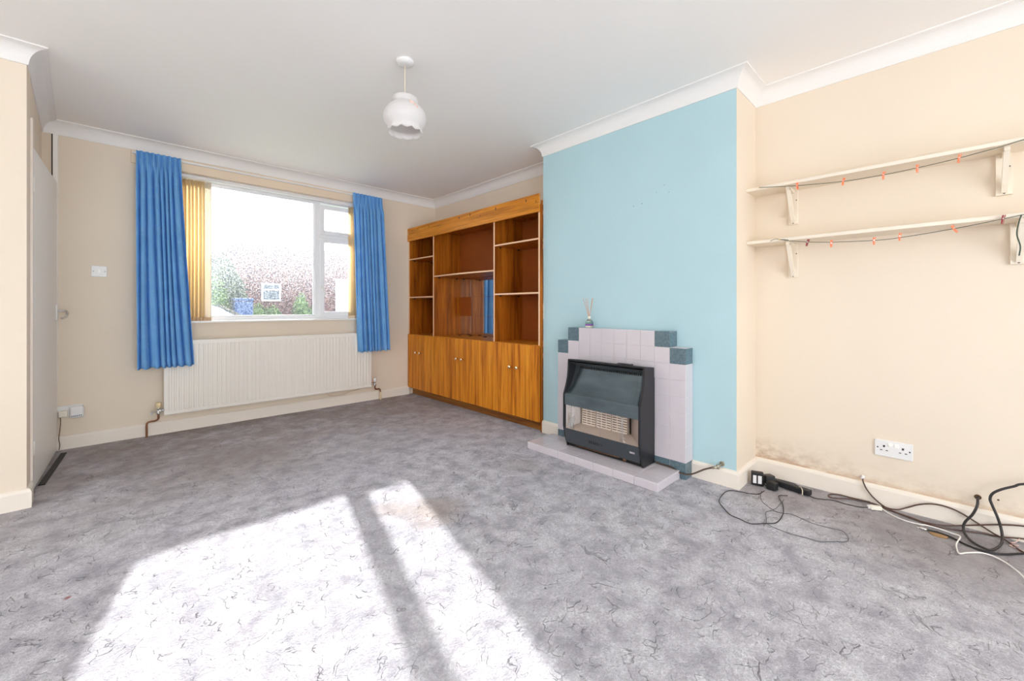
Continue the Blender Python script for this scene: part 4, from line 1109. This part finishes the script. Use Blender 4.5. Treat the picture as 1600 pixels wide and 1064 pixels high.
# adapters and power strip
A0 = Vector((2.775, 0.690, 0)); A1 = Vector((2.735, 0.500, 0))
e = (A1-A0); ln = e.length; ang = math.atan2(e.y, e.x)
Mx = Matrix.Translation(A0) @ Matrix.Rotation(ang, 4, 'Z')
ps = thing('power_strip', 'slim black power strip lying on the carpet near the alcove corner', 'power strip', tuple(A0))
bm = new(); box(bm, 0.0, ln, -0.020, 0.020, 0.004, 0.034, 0.006, 3, M=Mx); obj('strip_body', bm, M_black, ps)
bm = new()
for k in range(3):
    for dx, dy in ((0, 0.008), (0.008, -0.006), (-0.008, -0.006)): box(bm, 0.065+k*0.04+dx-0.003, 0.065+k*0.04+dx+0.003, dy-0.002, dy+0.002, 0.0335, 0.0346, M=Mx)
obj('socket_holes', bm, mat('grey_sockets', (0.10, 0.10, 0.10), 0.6), ps)
def adapter(label, loc, rot, size, lab, tilt=0.0, labs=None):
    M_ = Matrix.Translation(loc) @ Matrix.Rotation(rot, 4, 'Z') @ Matrix.Rotation(tilt, 4, 'Y')
    p = thing('power_adapter', label, 'power adapter', loc, 'power adapters by the strip')
    sx, sy, sz = size
    bm = new(); box(bm, -sx/2, sx/2, -sy/2, sy/2, 0, sz, 0.006, 3, M=M_); b = obj('adapter_body', bm, M_black, p)
    if lab:
        for q in (labs or [(-0.3, 0.3)]):
            bm = new(); box(bm, -sx/2-0.0006, -sx/2+0.001, sy*q[0], sy*q[1], sz*0.2, sz*0.8, M=M_); obj('sticker', bm, M_plastic, p)['label'] = 'white sticker'
    bm = new()
    for dx in (-0.007, 0.007): box(bm, sx/2, sx/2+0.012, dx-0.002, dx+0.002, sz/2-0.002, sz/2+0.002, M=M_)
    obj_each('pin', bm, M_chrome, p)
    return p
adapter('black power adapter standing upright with two white stickers', (2.690, 0.748, 0.002), math.radians(20), (0.030, 0.062, 0.080), True, -0.12, [(-0.34, -0.04), (0.08, 0.36)])
adapter('squat black power adapter between the stickered adapter and the strip', (2.735, 0.700, 0.002), math.radians(48), (0.048, 0.055, 0.058), False, 0.1)
adapter('black plug-top adapter lying in front of the power strip', (2.680, 0.668, 0.002), math.radians(75), (0.050, 0.040, 0.045), False, 0.05)
bm = new(); tube(bm, [(2.705, 0.532, 0.008), (2.722, 0.535, 0.030), (2.738, 0.548, 0.038), (2.752, 0.560, 0.030)], 0.0026, 6, 3)
tag(obj('cable_tie', bm, mat('beige_cable_tie', (0.62, 0.56, 0.46), 0.6)), 'beige twist tie around the lead over the power strip', 'cable tie')
# marks on the blue wall
bm = new()
for y, z, s in ((1.466, 1.732, 1.0), (1.404, 1.738, 1.2), (1.216, 1.777, 0.9), (1.246, 1.829, 1.0), (1.618, 1.699, 0.7), (1.30, 1.79, 0.7), (1.35, 1.70, 0.5)):
    lathe(bm, [(0.0028*s, -0.0006), (0.0028*s, 0.0)], (C, y, z), 8, axis='x')
struct('trim_16', bm, mat('dark_wall_marks', (0.12, 0.17, 0.18), 0.8))

# ------------------------------------------------------------------ outside the window
GZ = -0.25
def noisy(name, c0, c1, scale, rough=0.9, bump=0.3):
    m = mat(name, c0, rough, spec=0.1); t = NT(m); v = t.coords()
    n_ = t.noise(v, scale, 5, 0.6); t.color(t.ramp(n_, [(0.35, c0), (0.65, c1)])); t.bump(n_, bump, 0.02); return m
M_grass = noisy('lawn_grass', (0.06, 0.14, 0.02), (0.14, 0.26, 0.05), 8)
M_road = noisy('grey_tarmac', (0.30, 0.29, 0.28), (0.38, 0.37, 0.36), 6)
bm = new(); box(bm, -14, 30, D+0.30, 60, GZ-0.1, GZ); struct('ground', bm, M_road)
bm = new(); box(bm, -3, 6, D+0.30, 10.0, GZ, GZ+0.02)
o = obj('lawn', bm, M_grass); o['kind'] = 'structure'
M_brick = mat('red_brick', (0.22, 0.07, 0.05), 0.9, spec=0.1); t = NT(M_brick)
br_ = t.add('ShaderNodeTexBrick'); t.link(t.coords((1, 1, 1), (math.radians(90), 0, 0)), br_.inputs['Vector'])
br_.inputs['Scale'].default_value = 4.4; br_.inputs['Color1'].default_value = (0.10, 0.030, 0.026, 1); br_.inputs['Color2'].default_value = (0.095, 0.03, 0.025, 1); br_.inputs['Mortar'].default_value = (0.16, 0.13, 0.12, 1)
br_.inputs['Mortar Size'].default_value = 0.012
t.color(br_.outputs['Color'])
M_roof = noisy('grey_brown_roof_tile', (0.16, 0.15, 0.15), (0.22, 0.21, 0.20), 5)
hs = thing('house', 'red brick house across the road seen through the wet window', 'house', (9.0, 24.0, GZ))
bm = new(); box(bm, 4.15, 13.5, 22.0, 29.0, GZ, 4.0); obj('brick_walls', bm, M_brick, hs)
bm = new(); prism(bm, [(21.8, 3.98), (29.2, 3.98), (25.5, 4.5)], 3.85, 13.8, 'x'); obj('roof', bm, M_roof, hs)
bm = new(); ring(bm, 4.80, 5.62, 1.36, 2.20, 0.07, 21.93, 22.0, 0.006); box(bm, 4.82, 5.60, 21.93, 22.0, 1.88, 1.94); hw = obj('window', bm, M_upvc, hs)
bm = new(); box(bm, 4.87, 5.55, 21.97, 21.99, 1.42, 2.14); obj('pane', bm, mat('dark_pane', (0.06, 0.08, 0.09), 0.1), hw)
bm = new(); box(bm, 8.20, 10.6, 21.92, 22.0, GZ, 2.55)
for k in range(24): box(bm, 8.22+k*0.0985, 8.28+k*0.0985, 21.88, 21.93, GZ, 2.5)
obj('garage_door', bm, M_upvc, hs)
bm = new(); box(bm, 2.70, 3.20, 15.7, 16.3, GZ, 1.26, 0.03); box(bm, 2.68, 3.22, 15.67, 16.33, 1.26, 1.36, 0.03)
tag(obj('wheelie_bin', bm, mat('blue_bin_plastic', (0.02, 0.06, 0.16), 0.5)), 'blue bin standing between the hedge and the brick house outside', 'bin')
M_leaf = noisy('hedge_leaves', (0.035, 0.075, 0.015), (0.10, 0.17, 0.04), 6)
M_leaf2 = noisy('dark_tree_leaves', (0.018, 0.035, 0.016), (0.05, 0.08, 0.03), 4)
def foliage(name, label, cat, cs, m, nleaf, leaf, base, grp=None):
    """clumps (centre, radii) covered in small leaves"""
    root = thing(name, label, cat, base, grp); rnd = random.Random(len(label))
    bm = new()
    for c, rad in cs:
        mm = Matrix.Translation(c) @ Matrix.Diagonal((rad[0]*0.86, rad[1]*0.86, rad[2]*0.86, 1))
        bmesh.ops.create_icosphere(bm, subdivisions=3, radius=1.0, matrix=mm)
        for _ in range(nleaf):
            d = Vector((rnd.gauss(0, 1), rnd.gauss(0, 1), rnd.gauss(0, 1))).normalized()
            p = Vector(c) + Vector((d.x*rad[0], d.y*rad[1], d.z*rad[2]))*rnd.uniform(0.8, 1.08)
            if p.z < base[2]+0.02: continue
            a = Vector((rnd.gauss(0, 1), rnd.gauss(0, 1), rnd.gauss(0, 1))).normalized(); b = a.orthogonal().normalized()
            s = leaf*rnd.uniform(0.6, 1.3)
            q = [bm.verts.new(p+a*s), bm.verts.new(p+b*s*0.5), bm.verts.new(p-a*s), bm.verts.new(p-b*s*0.5)]
            bm.faces.new(q)
    for v in bm.verts: v.co.z = max(v.co.z, base[2]+0.01)
    obj('leaves', bm, m, root, fix=False)
    return root
foliage('hedge', 'bright green hedge outside beyond the parked car', 'hedge', [((1.15+0.5*k, 16.3, 0.85), (0.50, 0.6, 1.25)) for k in range(3)], M_leaf, 1200, 0.06, (1.65, 16.3, GZ))
tr_ = foliage('tree', 'dark bushy tree rising behind the hedge outside', 'tree', [((1.7, 19.5, 2.1), (0.9, 0.8, 1.5)), ((2.7, 19.3, 1.8), (0.75, 0.7, 1.3)), ((3.15, 19.6, 1.3), (0.6, 0.6, 1.2))], M_leaf2, 1500, 0.09, (2.4, 19.5, GZ))
bm = new(); tube(bm, [(2.4, 19.5, GZ), (2.4, 19.5, 0.8), (2.3, 19.5, 2.0)], 0.12, 10, 3); obj('trunk', bm, mat('bark', (0.08, 0.05, 0.03), 0.9), tr_)
foliage('shrub', 'low garden shrub in front of the brick house window', 'shrub', [((4.45, 20.9, 0.4), (0.40, 0.45, 0.80)), ((5.0, 20.9, 0.35), (0.45, 0.45, 0.80))], M_leaf, 700, 0.06, (4.7, 20.7, GZ), 'front garden shrubs')
foliage('shrub', 'taller yellow-green shrub against the brick wall outside', 'shrub', [((6.2, 20.9, 0.65), (0.36, 0.45, 1.1)), ((6.7, 21.0, 0.4), (0.45, 0.4, 0.7))], M_leaf, 700, 0.06, (6.2, 20.9, GZ), 'front garden shrubs')
# parked car
car = thing('car', 'silver car parked outside, its windscreen catching the sun', 'car', (1.3, 10.8, GZ))
body = [(-2.1, 0.35), (-2.05, 0.70), (-1.2, 0.86), (-0.9, 0.92), (-0.25, 1.36), (0.9, 1.42), (1.7, 1.08), (2.05, 1.0), (2.12, 0.40), (1.9, 0.28), (-1.95, 0.28)]
cx0, cy0_, cw = 1.20, 10.8, 0.84
bm = new(); prism(bm, [(cx0-p[0]*0.95, p[1]*0.98+GZ) for p in body], cy0_-cw, cy0_+cw, 'y')
for v in bm.verts:
    if v.co.z > 0.70: v.co.y = cy0_ + (v.co.y-cy0_)*0.80
bmesh.ops.bevel(bm, geom=list(bm.edges), offset=0.06, segments=3, affect='EDGES')
for f in bm.faces: f.smooth = True
obj('car_body', bm, mat('silver_car_paint', (0.55, 0.57, 0.60), 0.25, 0.6), car)
bm = new()
q = [(cx0+0.87, 0.70), (cx0+0.27, 1.08), (cx0+0.31, 1.11), (cx0+0.93, 0.72)]
prism(bm, q, cy0_-0.62, cy0_+0.62, 'y'); obj('windscreen', bm, mat('car_glass', (0.02, 0.03, 0.035), 0.06, spec=0.9), car)
bm = new(); box(bm, cx0-1.2, cx0+0.15, cy0_-0.70, cy0_-0.665, 0.72, 1.02, 0.02); obj('side_window', bm, mat('side_glass', (0.02, 0.025, 0.03), 0.08), car)
for dx in (-1.25, 1.30):
    for sy in (-1, 1):
        bm = new(); lathe(bm, [(0.12, -0.10), (0.29, -0.10), (0.31, -0.05), (0.31, 0.05), (0.29, 0.10), (0.12, 0.10)], (cx0+dx, cy0_+sy*0.78, GZ+0.31), 24, axis='y'); obj('wheel', bm, M_black, car)
